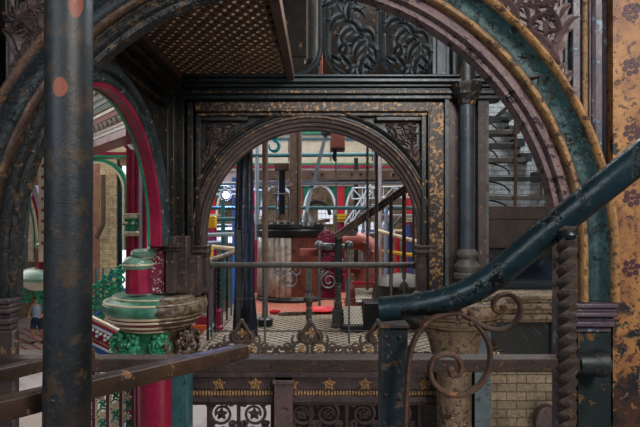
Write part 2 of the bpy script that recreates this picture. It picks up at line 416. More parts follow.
for (a, b, ang, L, k, w) in [(10, 62, 65, 70, -1.3, .13), (40, 20, 150, 46, 2.2, .15), (12, 66, 40, 52, 1.6, .14), (44, 34, 170, 40, -1.6, .15), (10, 66, 20, 44, 1.0, .13), (22, 14, 60, 40, -2.6, .17),
                             (44, 8, 200, 44, 1.6, .15), (8, 30, 80, 40, -2.0, .14), (2, 75, 35, 34, 1.6, .12)]:
    acanthus(mb, loc2(a, b), math.radians(ang), L * s * 1.05, k, w * 1.15, .022, 4)
mb.tube([Vector((P(4, y, YN).x, P(4, y, YN).z, 0)) for y in (-20, 10, 40, 66, 84)], .012, 8)
mb.tube([Vector((P(x, y, YN).x, P(x, y, YN).z, 0)) for x, y in ((4, 80), (16, 55), (30, 30), (44, 5), (52, -15))], [.01, .013, .013, .012, .009], 8)
mb.build('leaf_spandrel', M['mauvedk'], na)

# right pier: bands beside the arch
pier = thing('arch_pier', (P(600, 300, YN).x, YN, 0), 'right-hand pier of upright mauve and ochre bands with flower stencils', 'pier')
def band(x0, x1, dy0, mat, name, y0=-60, y1=500, bev=.004):
    a = P(x0, y0, YN); b = P(x1, y1, YN)
    if y1 == 500: b.z = -3
    mb = MB(); mb.box(a.x, b.x, YN + dy0 + .055, YN + .2, b.z, a.z); return mb.build(name, mat, pier, bevel=bev)
M['darkpier'] = weather('dark_mottled_pier', '#12191b', '#1f2a2c', '#5a3d22', sc3=12, t3=.6, c4='#8a5c2c', t4=.66, sc4=18, rough=.45)
M['bluemauve'] = weather('blue_mauve_flaking', '#3c3a44', '#55444a', '#6f7f8c', sc3=12, t3=.57, c4='#241c1e', t4=.62, rough=.4)
band(572, 577, .02, M['black'], 'groove', y1=300); band(577, 585, -.015, M['bluemauve'], 'fillet', y1=300)
band(585, 588, .01, M['black'], 'groove', y1=300)
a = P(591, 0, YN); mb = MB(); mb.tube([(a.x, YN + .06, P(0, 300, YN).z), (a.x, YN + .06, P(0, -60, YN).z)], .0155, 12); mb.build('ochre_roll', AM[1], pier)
band(595, 598, .0, M['mauvedk'], 'groove', y1=300); 
mb = MB(); x0 = P(598, 0, YN).x; x1 = P(613, 0, YN).x; z0 = -3; z1 = P(0, -60, YN).z
mb.T = lambda p: Vector((p.x, YN + .07 + p.y, p.z))
prof = [(x0, .12), (x0, -.02), (x0 + .012, -.03), (x0 + .02, -.012), (x0 + .05, -.012), (x0 + .058, -.03), (x1, -.02), (x1, .12)]
vs = [(x, y, z0) for x, y in prof] + [(x, y, z1) for x, y in prof]; k = len(prof)
mb.add(vs, [(i, (i + 1) % k, (i + 1) % k + k, i + k) for i in range(k)] + [tuple(range(k)), tuple(range(2 * k - 1, k - 1, -1))])
mb.build('mauve_channel', M['bluemauve'], pier)
a = P(613, 0, YN); mb = MB(); mb.box(a.x, a.x + .5, YN + .0, YN + .2, z0, z1); mb.build('ochre_panel', M['ochre'], pier)
M['plum'] = plain('plum_stencil', '#3c1f28', .5)
mb = MB(front(0, 0, YN - .001))
for (fx, fy) in [(631, 67), (631, 12), (632, 132), (632, 198), (631, 268)]:
    c = P(fx, fy, YN); mb = MB(front(0, 0, YN - .001)); mb.prism([(c.x + math.cos(t) * 5 * s, c.z + math.sin(t) * 1.1 * s) for t in [2 * PI * i / 8 for i in range(8)]], -.001, .0008)
    for k in range(6):
        aa = k * PI / 3 + .3; u = c.x + math.cos(aa) * 6.3 * s; v = c.z + math.sin(aa) * 6.3 * s
        mb.prism([(u + math.cos(t) * 3 * s, v + math.sin(t) * 3 * s) for t in [2 * PI * i / 9 for i in range(9)]], -.001, .0012)
    mb.prism([(c.x + math.cos(t) * 2.2 * s, c.z + math.sin(t) * 2.2 * s) for t in [2 * PI * i / 8 for i in range(8)]], -.001, .0012)
    mb.build('flower_stencil', M['plum'], pier, smooth=False)
# impost capital and lower pier, right and left
def impost(x0, x1, par, mat, y0=300, y1=336):
    mb = MB(); zt = P(0, y0, YN).z; h = (y1 - y0) * s; xa = P(x0, 0, YN).x; xb = P(x1, 0, YN).x
    for (a, b, e) in ((0, .16, .05), (.16, .3, .036), (.3, .45, .045), (.45, .62, .02), (.62, .8, .03), (.8, 1, .008)):
        mb.box(xa - e * .8, xb + e * .3, YN - e, YN + .05, zt - b * h, zt - a * h)
    return mb.build('impost', mat, par, bevel=.006)
impost(578, 610, pier, M['bluemauve'], 302, 332); band(579, 612, -.05, M['darkpier'], 'lower_pier', y0=330, y1=500); band(571, 579, -.03, M['bluemauve'], 'edge_strip', y0=300, y1=500)
lp = thing('arch_pier', (P(-15, 300, YN).x, YN, 0), 'left-hand pier with worn impost at the left edge', 'pier')
impost(-45, 12, lp, M['mauvedk'], 298, 330)
a = P(-45, 330, YN); b = P(14, 500, YN); b.z = -3; mb = MB(); mb.box(a.x, b.x, YN, YN + .05, b.z, a.z); mb.build('lower_pier', M['brown'], lp, bevel=.01)
a = P(-200, -60, YN); b = P(-1, 100, YN); mb = MB(); mb.box(a.x, P(-22, 0, YN).x, YN + .02, YN + .15, -3, a.z); mb.build('outer_pier', M['mauvedk'], lp)

# tie bar with socket
YT = 2.3
tb = thing('tie_rail', P(300, 365, YT), 'long dark horizontal rail spanning the near arch low down', 'rail')
a = P(-60, 360, YT); b = P(592, 373, YT); mb = MB(); mb.box(a.x, b.x, YT, YT + .09, b.z + .002, a.z + .004); mb.build('rail_bar', M['rustdk'], tb, bevel=.005)
mb = MB(); c = P(587, 350, YT - .02)
mb.lathe((0, 0, 0), [(.03, -.065), (.045, -.06), (.05, -.03), (.05, .0), (.062, .02), (.062, .06), (.05, .07)], 20); c = P(591, 363, YT + .03); mb.v = [Vector((c.x + v.z, c.y + v.x, c.z + v.y)) for v in mb.v]; mb.build('socket', M['darkpier'], tb)

# ================================================================== FOREGROUND PIECES
YP = 1.2
pp = P(69, 222, YP)
m = N('painted_pipe'); x, y, z = m.sep()
base = m.mix(m.thr(m.noise(6, 8, .7), .38, .64), '#0c1013', '#1d242a'); base = m.mix(m.math('MULTIPLY', m.thr(m.noise(3.5, 8, .7, off=40), .52, .6), .35), base, '#3a2c24')
base = m.mix(m.thr(m.noise(14, 9, .7, off=4), .53, .6), base, '#33291f'); base = m.mix(m.math('MULTIPLY', m.thr(m.noise(50, 9, .75, off=14), .55, .62), .6), base, '#0b0d0f'); base = m.mix(m.thr(m.noise(30, 9, .7, off=7), .68, .72), base, '#5c646a')
def blob(cz, rx, rz, cx):
    dx = m.math('DIVIDE', m.math('SUBTRACT', x, cx), rx); dz = m.math('DIVIDE', m.math('SUBTRACT', z, cz), rz)
    d = m.math('ADD', m.math('MULTIPLY', dx, dx), m.math('MULTIPLY', dz, dz)); d = m.math('ADD', d, m.math('MULTIPLY', m.noise(60, 5), .3))
    fr = m.math('LESS_THAN', y, 0); return m.math('MULTIPLY', m.thr(d, 1.2, 1.05), fr)
base = m.mix(blob(P(0, 87, 1.15).z, .0165, .022, .004), base, '#703822'); base = m.mix(blob(P(0, 0, 1.15).z, .012, .035, .033), base, '#6c3622')
m.col(base); m.bump(m.noise(60, 9, .7), .5, .003); pm = m.done(.46)
mb = MB(); mb.tube([(pp.x - .004, YP, -3), (pp.x - .004, YP, .9), (pp.x, YP, 1.55), (pp.x + .001, YP, 3.2)], .0515, 32)
o = mb.build('standing_pipe', pm); 
bpy.data.objects.remove(o)
t = thing('standing_pipe', (pp.x, YP, 0), 'thick blue-black upright pipe with orange-red primer patches at the left', 'pipe')
mb = MB(); mb.tube([(pp.x - .006, YP, -3), (pp.x - .006, YP, .9), (pp.x, YP, 1.55), (pp.x + .001, YP, 3.2)], .0515, 32); mb.build('pipe_shaft', pm, t)

# sloping handrail on the left
def wood_rail(name, label, A, B, h, w):
    d = (B - A).normalized(); mb = MB()
    o = thing(name, A, label, 'handrail')
    sd = d.cross(Vector((0, 0, 1))).normalized(); u = sd.cross(d)
    prof = [(-.5, -.5), (.5, -.5), (.5, .1), (.42, .42), (.2, .5), (-.2, .5), (-.42, .42), (-.5, .1)]
    vs = [A + sd * (i * w) + u * (j * h) for i, j in prof] + [B + sd * (i * w) + u * (j * h) for i, j in prof]; k = 8
    mb.add(vs, [(i, (i + 1) % k, (i + 1) % k + k, i + k) for i in range(k)] + [tuple(range(k)), tuple(range(2 * k - 1, k - 1, -1))])
    mb.build('rail_timber', M['wood'], o, bevel=.003); return o
wood_rail('handrail', 'worn brown handrail slanting up from the bottom left corner to a sawn end', P(-60, 422, 1.1), P(243, 350.5, 2.05), .052, .062)
wood_rail('handrail', 'short brown rail passing behind the standing pipe above the slanting handrail', P(-50, 385, 1.45), P(90, 353, 2.1), .045, .05)

# right handrail tube
t = thing('handrail', P(380, 307, 1.25), 'blue-black tubular handrail rising to the right edge, cut end at left', 'handrail')
pts = [(380, 309, 1.27), (400, 307.5, 1.26), (420, 305, 1.25), (440, 301, 1.23), (460, 295, 1.21), (480, 285.5, 1.19), (501, 271, 1.17), (520, 255.5, 1.15), (540, 238.5, 1.13), (580, 206, 1.09), (612, 180, 1.06), (660, 142, 1.03), (720, 98, 1.0)]
def smooth(pts, n=5):
    pts = [Vector(p) for p in pts]; out = []
    for i in range(len(pts) - 1):
        p0 = pts[max(i - 1, 0)]; p1 = pts[i]; p2 = pts[i + 1]; p3 = pts[min(i + 2, len(pts) - 1)]
        for k in range(n):
            t = k / n
            out.append(.5 * ((2 * p1) + (p2 - p0) * t + (2 * p0 - 5 * p1 + 4 * p2 - p3) * t * t + (3 * p1 - p0 - 3 * p2 + p3) * t ** 3))
    out.append(pts[-1]); return out
mb = MB(); mb.tube(smooth([P(*q) for q in pts]), .0305, 24); mb.build('rail_tube', M['bluerail'], t)
# twisted baluster
t = thing('twisted_baluster', P(566, 400, 1.09), 'rusty twisted iron baluster under the blue-black handrail', 'baluster')
n = 250; A = P(567, 226, 1.09); B = Vector((P(566, 400, 1.09).x, 1.09, 0))
mb = MB(); mb.tube([A.lerp(B, i / n) for i in range(n + 1)], [.0205 + .001 * math.sin(i * 1.7) for i in range(n + 1)], 4, twist=.38, caps=True, up=(1, 0, 0)); o = mb.build('twisted_bar', M['rustdk'], t)
mb = MB(); c = P(567, 232, 1.09); mb.lathe((c.x, c.y, c.z - .02), [(.012, 0), (.02, .006), (.022, .014), (.017, .024), (.012, .03)], 16); mb.build('collar', M['bluerail'], t)
# scroll bracket
t = thing('scroll_bracket', P(448, 355, 1.24), 'rusty wrought iron double scroll under the handrail', 'scroll')
YS = 1.22
c1 = [(405, 430), (406, 408), (407, 390), (408, 370), (411, 350), (417, 335), (427, 322), (440, 315), (455, 313), (470, 319), (482, 331), (489, 345), (490, 360), (486, 375), (476, 388), (461, 395), (446, 393), (434, 383), (430, 370), (434, 359), (444, 354), (455, 356), (461, 364), (459, 373), (452, 375), (450, 370)]
mb = MB(); mb.tube(smooth([P(a, b, YS) for a, b in c1], 4), .0066, 8, up=(0, 1, 0), flat=1.7); mb.ball(P(451, 370, YS), .009, 10); mb.build('lower_scroll', M['rust'], t)
c2 = [(440, 309), (452, 311), (468, 317), (483, 326), (498, 330), (511, 326), (519, 315), (519, 303), (511, 295), (501, 295), (494, 301), (494, 309), (500, 312), (504, 308)]
mb = MB(); mb.tube(smooth([P(a, b, YS - .002) for a, b in c2], 4), .0062, 8, up=(0, 1, 0), flat=1.7); mb.ball(P(503, 308, YS), .0085, 10); mb.build('upper_scroll', M['rust'], t)
for q in ((458, 309), (470, 312), (459, 318), (471, 324)):
    mb = MB(); mb.ball(P(q[0], q[1], YS - .008), .0075, 8); mb.build('rivet', M['rust'], t)
# newel post
t = thing('newel_post', P(394, 400, 1.3), 'dark square riveted iron post under the handrail end', 'post')
a = P(381, 328, 1.27); b = P(408, 520, 1.27); mb = MB(); mb.box(a.x, b.x, 1.27, 1.335, 0, a.z); mb.build('post_shaft', M['teal'] if 0 else weather('dark_teal_post', '#0f1618', '#18242a', '#3f2e22', sc3=22, t3=.58, c4='#56605f', t4=.7, rough=.4), t, bevel=.004)
a2 = P(378, 327, 1.27); mb = MB(); mb.box(a.x - .006, b.x + .003, 1.262, 1.34, a.z, a.z + .008); mb.build('post_cap', M['rustdk'], t, bevel=.002); psh = [o for o in t.children if o.name.startswith('post_shaft')][0]
for q in ((386, 337), (400, 337), (400, 362), (386, 395), (400, 398)):
    c = P(q[0], q[1], 1.268); mb = MB(); mb.lathe((0, 0, 0), [(.0045, 0), (.0045, .003), (.002, .005)], 10); mb.v = [Vector((v.x + c.x, c.y - v.z, v.y + c.z)) for v in mb.v]; mb.build('rivet', M['rustdk'], psh)

# ================================================================== THE FAR ARCH AND ITS WALL
YF = 5.9; sf = YF / F
fcx, fcz = (312 - CX) * sf, EYE + (HY - 236) * sf
RF = 107.5 * sf
def pf(a, b, Y=YF): q = P(a, b, Y); return (q.x, q.z)
T = front(fcx, fcz, YF)
xl, xr = P(186, 0, YF).x, P(446, 0, YF).x; zt = P(0, 99, YF).z; zb = P(0, 296, YF).z
poly = [(xl - .25 - fcx, zb - fcz), (xl - .25 - fcx, zt - fcz), (xr - fcx, zt - fcz), (xr - fcx, zb - fcz), (RF + .02, zb - fcz)]
poly += [(math.cos(a) * (RF + .02), math.sin(a) * (RF + .02)) for a in [PI * i / 40 for i in range(41)]] + [(-RF - .02, zb - fcz)]
mb = MB(T); mb.prism(poly, -.18, -.07); wf = struct(mb.build('wall_far', M['black'], smooth=False))
fa = thing('iron_arch', (fcx, YF, fcz), 'smaller dark flaking arch in the middle opening onto the engine room', 'arch')
q = lambda n: n * sf
mb = MB(T); mb.arch(RF, [(0, -.17), (0, -.06), (q(2.5), -.05), (q(3), -.02), (q(5), -.012), (q(5.6), -.035), (q(6.6), -.035), (q(7), .0), (q(9.5), .012), (q(10), -.02), (q(10), -.17)], leg=.14, n=60); mb.build('inner_moulding', M['brown'], fa)
mb = MB(T); mb.arch(RF, [(q(10), -.06), (q(10), .01), (q(11), .024), (q(12.4), .024), (q(13), .01), (q(13), -.06)], leg=.14, n=60); mb.build('gilt_bead', weather('gilt_bead_worn', '#2a201b', '#45342a', '#7c5c3c', sc3=26, t3=.54, rough=.45), fa)
mb = MB(T); mb.arch(RF, [(q(13), -.06), (q(13), .0), (q(14.2), -.015), (q(16), -.015), (q(17), .012), (q(18.5), .028), (q(20), .012), (q(20), -.06)], leg=.14, n=60); mb.build('outer_moulding', M['blackgold'], fa)
# frame of the panel
mb = MB()
def fbox(mb, x0, y0, x1, y1, d0, d1, Y=YF):
    a = P(x0, y0, Y); b = P(x1, y1, Y); mb.box(a.x, b.x, Y + d0, Y + d1, b.z, a.z)
fbox(mb, 196, 103, 431, 112, -.05, .07); 
fr = MB(); fbox(fr, 428, 103, 443, 296, -.035, .07); fbox(fr, 198, 113, 428, 116, -.02, .07)
o1 = mb.build('frieze_band', M['frieze'], fa, bevel=.006)
o2 = fr.build('gilt_stile', M['frieze'], fa, bevel=.006)
for bxs in (((421, 116, 426, 245, -.03), (376, 117, 421, 121, -.03), (427, 103, 429, 290, -.05)), ((196, 116, 201, 245, -.03), (201, 117, 248, 121, -.03)), ((188, 103, 194, 290, -.06),)):
    mb = MB()
    for b_ in bxs: fbox(mb, *b_, .07)
    mb.build('panel_frame', M['blackgold'], fa, bevel=.008)
mb = MB(); mb.T = lambda p: Vector((p.x, YF + .065 - p.z, p.y))
for (a, b, ang, L, k, w) in [(420, 176, 100, 34, 1.4, .14), (419, 160, 130, 30, -1.6, .16), (386, 124, -15, 26, -2.6, .16), (404, 138, 60, 20, -3, .18), (418, 140, 150, 24, 2.4, .16), (398, 124, -10, 22, 2.4, .16), (414, 150, 210, 22, -1.8, .16), (418, 126, 200, 20, 1.9, .16)]:
    acanthus(mb, pf(a, b), math.radians(ang), L * sf, k, w, .03, 4)
mb.build('leaf_carving', M['brown'], fa)
mb = MB(); mb.T = lambda p: Vector((p.x, YF + .065 - p.z, p.y))
for (a, b, ang, L, k, w) in [(203, 176, 80, 34, -1.4, .14), (204, 160, 50, 30, 1.6, .16), (238, 124, 195, 26, 2.6, .16), (220, 138, 120, 20, 3, .18), (205, 140, 30, 24, -2.4, .16), (212, 150, -30, 22, 1.8, .16), (206, 126, -20, 20, -1.9, .16)]:
    acanthus(mb, pf(a, b), math.radians(ang), L * sf, k, w, .03, 4)
mb.build('leaf_carving', M['brown'], fa)
# little imposts of the far arch
for (x0, x1) in ((186, 207), (418, 434)):
    mb = MB()
    for (a, b, e) in ((0, 2.5, .05), (2.5, 5, .03), (5, 8, .05), (8, 11, .02)): 
        A = P(x0, 245 + a, YF); B = P(x1, 245 + b, YF); mb.box(A.x - e * .4, B.x + e * .4, YF - e, YF + .17, B.z, A.z)
    fbox(mb, x0, 256, x1, 293, 0, .17); mb.build('impost', M['brown'], fa, bevel=.006)
fbm = MB(); fbox(fbm, 186, 116, 203, 245, .0, .02)

# cornice over the far wall
mb = MB()
for (y0, y1, e) in ((78, 80.5, .16), (80.5, 83, .12), (83, 86.5, .2), (86.5, 89.5, .13), (89.5, 92, .08), (92, 96, .11), (96, 100, .06)):
    A = P(150, y0, YF); B = P(502, y1, YF); mb.box(A.x, B.x, YF - e, YF + .2, B.z, A.z)
cor = struct(mb.build('trim_1', M['black'], bevel=.008)); 
mb = MB(); 
for y0, y1 in ((93, 95),): 
    A = P(186, y0, YF); B = P(446, y1, YF); mb.box(A.x, B.x, YF - .115, YF, B.z, A.z)
mb.build('gilt_line', M['frieze'], cor)
# gallery panels above the cornice
YG = 5.95
M['leafblack'] = weather('matt_black_iron', '#0c1012', '#171d1f', '#2d241c', sc3=16, t3=.6, c4='#4c5458', t4=.7, rough=.6, bump=.2)
def upanel(cx, w, y_top, y_bot, label, leaves=True, half=False):
    g = thing('openwork_panel', P(cx, y_bot, YG), label, 'ironwork panel', 'openwork iron panels above the cornice')
    T = front(*pf(cx, 0, YG), YG); sg = YG / F; c = P(cx, 0, YG)
    R = w / 2 * sg; zb = P(0, y_bot, YG).z + R; 
    Tu = lambda p: Vector((c.x + p.x, YG - p.z, zb - p.y))
    mb = MB(Tu)
    mb.arch(R, [(-.06, -.03), (-.045, .03), (-.02, .045), (0.005, .03), (0.012, -.03)], leg=1.6, n=30); mb.build('frame', M['black'], g)
    if leaves:
        mb = MB(lambda p: Vector((c.x + p.x, YG - p.z, zb + p.y)))
        k = R - .03; sx = 1 if not half else 1
        stem = [(-.75 * k, 2.6 * k), (-.6 * k, 1.8 * k), (-.2 * k, 1.15 * k), (.3 * k, .6 * k), (.55 * k, .1 * k), (.4 * k, -.4 * k), (0, -.62 * k), (-.38 * k, -.45 * k), (-.48 * k, -.05 * k), (-.2 * k, .25 * k), (.1 * k, .12 * k), (.1 * k, -.12 * k)]
        sm = smooth([(a * sx, b, 0) for a, b in stem], 4)
        mb.tube(sm, [.03 * (1 - .5 * i / len(sm)) for i in range(len(sm))], 7)
        mb.ball((.06 * k, -.02, .02), .035, 8)
        for (i, ang, L, kk) in [(3, -20, 1.0, 1.5), (3, 230, .8, -1.6), (6, 20, 1.0, -2.4), (7, 190, .9, 2.2), (10, 200, 1.0, 2.0), (11, 0, .8, -2.4), (14, 215, 1.0, 1.8), (15, -30, .7, -2.0), (18, 230, .9, 1.6), (18, -70, .6, 1.4), (21, 250, .8, 1.6), (21, -60, .6, 1.6),
                                (25, 150, .7, -1.6), (25, -100, .5, -1.4), (28, 180, .6, -1.7), (29, 60, .6, 1.7), (33, 110, .5, -1.8), (35, 200, .5, 1.9), (38, 60, .45, -2), (1, -60, 1.0, 1.2), (12, 120, .9, 1.5), (8, 100, .8, -1.6)]:
            p = sm[min(i, len(sm) - 1)]; lp_ = curl((p.x, p.y), math.radians(ang), L * k * 1.0, kk * .62, 12)
            mb.leaf(lp_, .21 * k, .055, .05, .01 * (i % 3))
            for q_ in (4, 7):
                aa = math.atan2(lp_[q_ + 1][1] - lp_[q_][1], lp_[q_ + 1][0] - lp_[q_][0]); mb.leaf(curl(lp_[q_], aa - .7 * (1 if kk > 0 else -1), L * k * .38, -kk * .3, 7), .1 * k, .035, .02, .02)
        mb.build('leaf_scroll', M['leafblack'], g)
    return g
upanel(291, 62, 0, 78, 'empty round-bottomed iron frame left of the leaf scroll panels', False)
upanel(354, 56, 0, 78, 'middle openwork iron panel of leaf scrolls in a round-bottomed frame')
upanel(408, 54, 0, 78, 'right openwork iron panel of leaf scrolls nearest the fluted column')
mb = MB(); fbox(mb, 432, -60, 450, 86, 0, .2); fbox(mb, 436, -60, 446, 86, -.03, .02); fbox(mb, 452, -60, 462, 86, -.02, .15); fbox(mb, 464, -60, 502, 86, .05, .2); struct(mb.build('trim_2', M['black'], bevel=.01))

# slender upper column on the right with flanking pilasters
uc = thing('upper_column', P(467, 290, 5.75), 'slender grey-black column between brown pilasters right of the middle arch', 'column')
c = P(467, 0, 5.75); su = 5.75 / F; z = lambda y: P(0, y, 5.75).z
mb = MB(); mb.lathe((c.x, c.y, 0), [(.085, z(250)), (.08, z(245)), (.078, z(108)), (.082, z(104))], 28); mb.build('shaft', weather('grey_black_column', '#23282c', '#343a40', '#4a4038', sc3=14, t3=.6, c4='#6c7276', t4=.68, rough=.4), uc)
mb = MB(); mb.lathe((c.x, c.y, 0), [(.11, z(280)), (.15, z(278)), (.15, z(274)), (.13, z(272)), (.14, z(269)), (.145, z(266)), (.115, z(262)), (.1, z(259)), (.12, z(256)), (.12, z(253)), (.09, z(249))], 28); mb.build('base', M['dkgrey'], uc)
mb = MB(); mb.lathe((c.x, c.y, 0), [(.08, z(106)), (.1, z(104)), (.1, z(101)), (.12, z(98)), (.15, z(95)), (.15, z(91)), (.17, z(88)), (.17, z(84))], 8); mb.lathe((c.x, c.y, 0), [(.09, z(84)), (.08, z(-60))], 16); mb.build('capital', M['blackgold'], uc)
mb = MB(); fbox(mb, 447, 100, 459, 293, .0, .25); fbox(mb, 478, 100, 487, 293, .0, .25); mb.build('pilaster', M['brown'], uc, bevel=.006)
mb = MB(); fbox(mb, 444, 100, 448, 293, -.05, .2); fbox(mb, 459, 100, 478, 293, .1, .25); fbox(mb, 486, 100, 489, 300, .0, .25); mb.build('fillet', weather('grey_fillet', '#3a3c3e', '#4c4a48', '#26221f', sc3=12, t3=.56, rough=.5), uc, bevel=.004)

# the corner columns
def corner_column(cx, label, painted):
    c = P(cx, 0, 5.75); z = lambda y: P(0, y, 5.75).z; g = thing('corner_column', (c.x, c.y, -3), label, 'column')
    A, B, Cc, D = (M['hgreen'], M['hcream'], M['hcrim'], M['hleaf']) if painted else (M['stone'],) * 4
    u = 5.75 / F
    oc = lambda r: r
    mb = MB(); mb.lathe((c.x, c.y, 0), [(43 * u, z(312)), (47 * u, z(311)), (50 * u, z(308)), (51 * u, z(304)), (50 * u, z(301)), (46 * u, z(298.5)), (42 * u, z(297)), (40 * u, z(295)), (39 * u, z(293)), (10 * u, z(293))], 40); mb.build('abacus', A, g)
    mb = MB()
    for yy, rr, tr_ in ((311.5, 46, .018), (299.5, 48.3, .014), (295, 40.5, .01)): mb.tube([(c.x + math.cos(t) * rr * u, c.y + math.sin(t) * rr * u, z(yy)) for t in [2 * PI * i / 40 for i in range(40)]], tr_, 6, closed=True)
    mb.build('cream_line', B, g)
    mb = MB(); mb.lathe((c.x, c.y, 0), [(30 * u, z(327)), (34 * u, z(324)), (40 * u, z(320)), (44 * u, z(316)), (45 * u, z(313)), (43 * u, z(311.5))], 32); mb.build('bell_moulding', Cc, g)
    mb = MB()
    for yy, rr in ((315.5, 45), (321, 39.5), (325.5, 33)): mb.tube([(c.x + math.cos(t) * rr * u, c.y + math.sin(t) * rr * u, z(yy)) for t in [2 * PI * i / 36 for i in range(36)]], .012, 6, closed=True)
    mb.build('cream_roll', B, g)
    mb = MB(); mb.lathe((c.x, c.y, 0), [(17.5 * u, z(372)), (20 * u, z(362)), (23 * u, z(350)), (26 * u, z(338)), (31 * u, z(327))], 32); mb.build('bell', D, g)
    # carved leaf heads round the bell
    n = 8
    for k in range(n):
        a = 2 * PI * k / n + PI / 8; dx, dy = math.cos(a), math.sin(a)
        if dy > .5 or not painted: continue
        def Tl(p, dx=dx, dy=dy): 
            rad = p.z; return Vector((c.x + dx * rad - dy * p.x, c.y + dy * rad + dx * p.x, p.y))
        mb = MB(); rnd = random.Random(k)
        hc = z(338)
        mb.T = None
        for j in range(18):
            aa = j * 2.4; rr = .062 * math.sqrt(j / 18) * 1.5
            pz = hc + math.sin(aa) * rr * 1.35; px_ = math.cos(aa) * rr
            rad = 33 * u + .04 - rr * .45
            w = Vector((c.x + dx * rad - dy * px_, c.y + dy * rad + dx * px_, pz)); mb.ball(w, .024 + rnd.random() * .014, 8)
        mb.T = Tl
        mbs = mb
        for j, (ang, L, kk) in enumerate([(-90, .2, .5), (-60, .17, 1.6), (-120, .17, -1.6), (30, .12, 2), (150, .12, -2), (80, .12, 1.5), (-20, .12, 1.8), (200, .12, -1.8)]):
            pts = curl((0, hc - .03), math.radians(ang), L, kk, 9)
            tmp = MB(); tmp.leaf(pts, .045, .03, .05, 33 * u + .04)
            mbs.add(tmp.v, tmp.f)
        mb.build('carved_leaf', D, g)
    mb = MB(); mb.lathe((c.x, c.y, 0), [(.22, -3), (17.5 * u, -2.6), (17 * u, z(430)), (17 * u, z(370))], 36); mb.build('shaft', (M['crimson'] if painted else M['stone']), g)
    mb = MB(); sx = 1
    A_ = P(cx + 17, 0, 5.85); mb.box(A_.x, A_.x + 17 * u, 5.72, 6.0, -3, z(372) if painted else z(330)); mb.build('pilaster', (weather('teal_green_pilaster', '#2b4f52', '#355e60', '#22393b', sc3=7, t3=.6, rough=.45) if painted else weather('blue_teal_pilaster', '#0d2833', '#153744', '#0c191f', sc3=7, t3=.6, rough=.4)), g, bevel=.006)
    return g, c, z, u
lc, c, zz, u = corner_column(156, 'crimson column with green carved leaf capital, half restored, left of middle arch', True)
# blocks standing on the left capital
sb = thing('arch_springer', P(150, 293, 5.6), 'crimson and flaking brown springer block with green caps on the left capital', 'springer block')
def pbox(mb, x0, y0, x1, y1, Ya, Yb):
    a = P(x0, y0, Ya); b = P(x1, y1, Ya); mb.box(a.x, b.x, Ya, Yb, b.z, a.z)
mb = MB(); a = P(138, 0, 5.5); zz2 = lambda y: P(0, y, 5.5).z
mb.lathe((a.x, a.y, 0), [(.125, zz2(293)), (.125, zz2(268))], 8, PI / 8, 2 * PI + PI / 8); mb.build('crimson_block', M['crimson'], sb, bevel=.004)
mb = MB(); mb.lathe((a.x, a.y, 0), [(.12, zz2(269)), (.15, zz2(266)), (.155, zz2(263)), (.13, zz2(258)), (.09, zz2(256))], 24); mb.lathe((a.x + .06, a.y, 0), [(.12, zz2(256.5)), (.135, zz2(254)), (.125, zz2(251)), (.09, zz2(249))], 24); mb.build('green_cap', M['greenpale'], sb)
mb = MB(); mb.lathe((a.x, a.y, 0), [(.158, zz2(265.3)), (.162, zz2(264.4)), (.158, zz2(263.4))], 24); mb.lathe((a.x + .06, a.y, 0), [(.1, zz2(258)), (.1, zz2(256))], 24); mb.build('cream_band', M['cream'], sb)
mb = MB(); pbox(mb, 149, 232, 164, 294, 5.56, 5.75); mb.build('flaking_pier', M['crimflake'], sb, bevel=.01)
mb = MB(); pbox(mb, 165, 236, 175, 294, 5.5, 5.7); pbox(mb, 176, 236, 187, 294, 5.62, 5.8); pbox(mb, 187, 256, 199, 296, 5.66, 5.85); mb.build('bare_pier', M['brown'], sb, bevel=.012)
mb = MB(); pbox(mb, 163, 243, 178, 248, 5.44, 5.7); pbox(mb, 164, 248, 177, 251, 5.47, 5.7); mb.build('impost', M['brown'], sb, bevel=.008)
corner_column(454, 'bare brown stone-coloured column with flared capital below the slender column', False)

# ================================================================== LEFT SIDE WALL AND ARCH
XS = -1.62; scy, scz, RS = 4.1, EYE - .17, 1.2
T = sidew(XS, scy, scz)
mb = MB(T); y0, y1 = 2.45 - scy, 5.9 - scy; zt2 = 1.85 + EYE - scz
poly = [(y0, -.1), (y0, zt2), (y1, zt2), (y1, -.1), (RS + .02, -.1)] + [(math.cos(a) * (RS + .02), math.sin(a) * (RS + .02)) for a in [PI * i / 40 for i in range(41)]] + [(-RS - .02, -.1)]
mb.prism(poly, -.11, -.04); struct(mb.build('wall_left', M['blackgold'], smooth=False))
sa = thing('iron_arch', (XS, scy, scz), 'black moulded arch in the left side wall with crimson inner face', 'arch')
mb = MB(T); mb.arch(RS, [(0.03, -.05), (0.03, 0), (.05, .02), (.075, .02), (.085, -.01), (.11, -.01), (.125, .03), (.16, .05), (.19, .03), (.2, -.05)], leg=.08, n=60); mb.build('black_moulding', weather('black_ring_iron', '#1c2426', '#2f383a', '#6b7274', sc3=20, t3=.6, c4='#7a5c38', t4=.68, rough=.4), sa)
mb = MB(T); mb.arch(RS, [(0, -.115), (0, -.01), (.015, .0), (.028, 0), (.028, -.115)], leg=.08, n=60); mb.build('crimson_soffit', M['crimson'], sa)
mb = MB(T); mb.arch(RS, [(-.012, -.135), (-.012, -.11), (.03, -.11), (.03, -.135)], leg=.08, n=60); mb.build('green_edge', M['green'], sa)
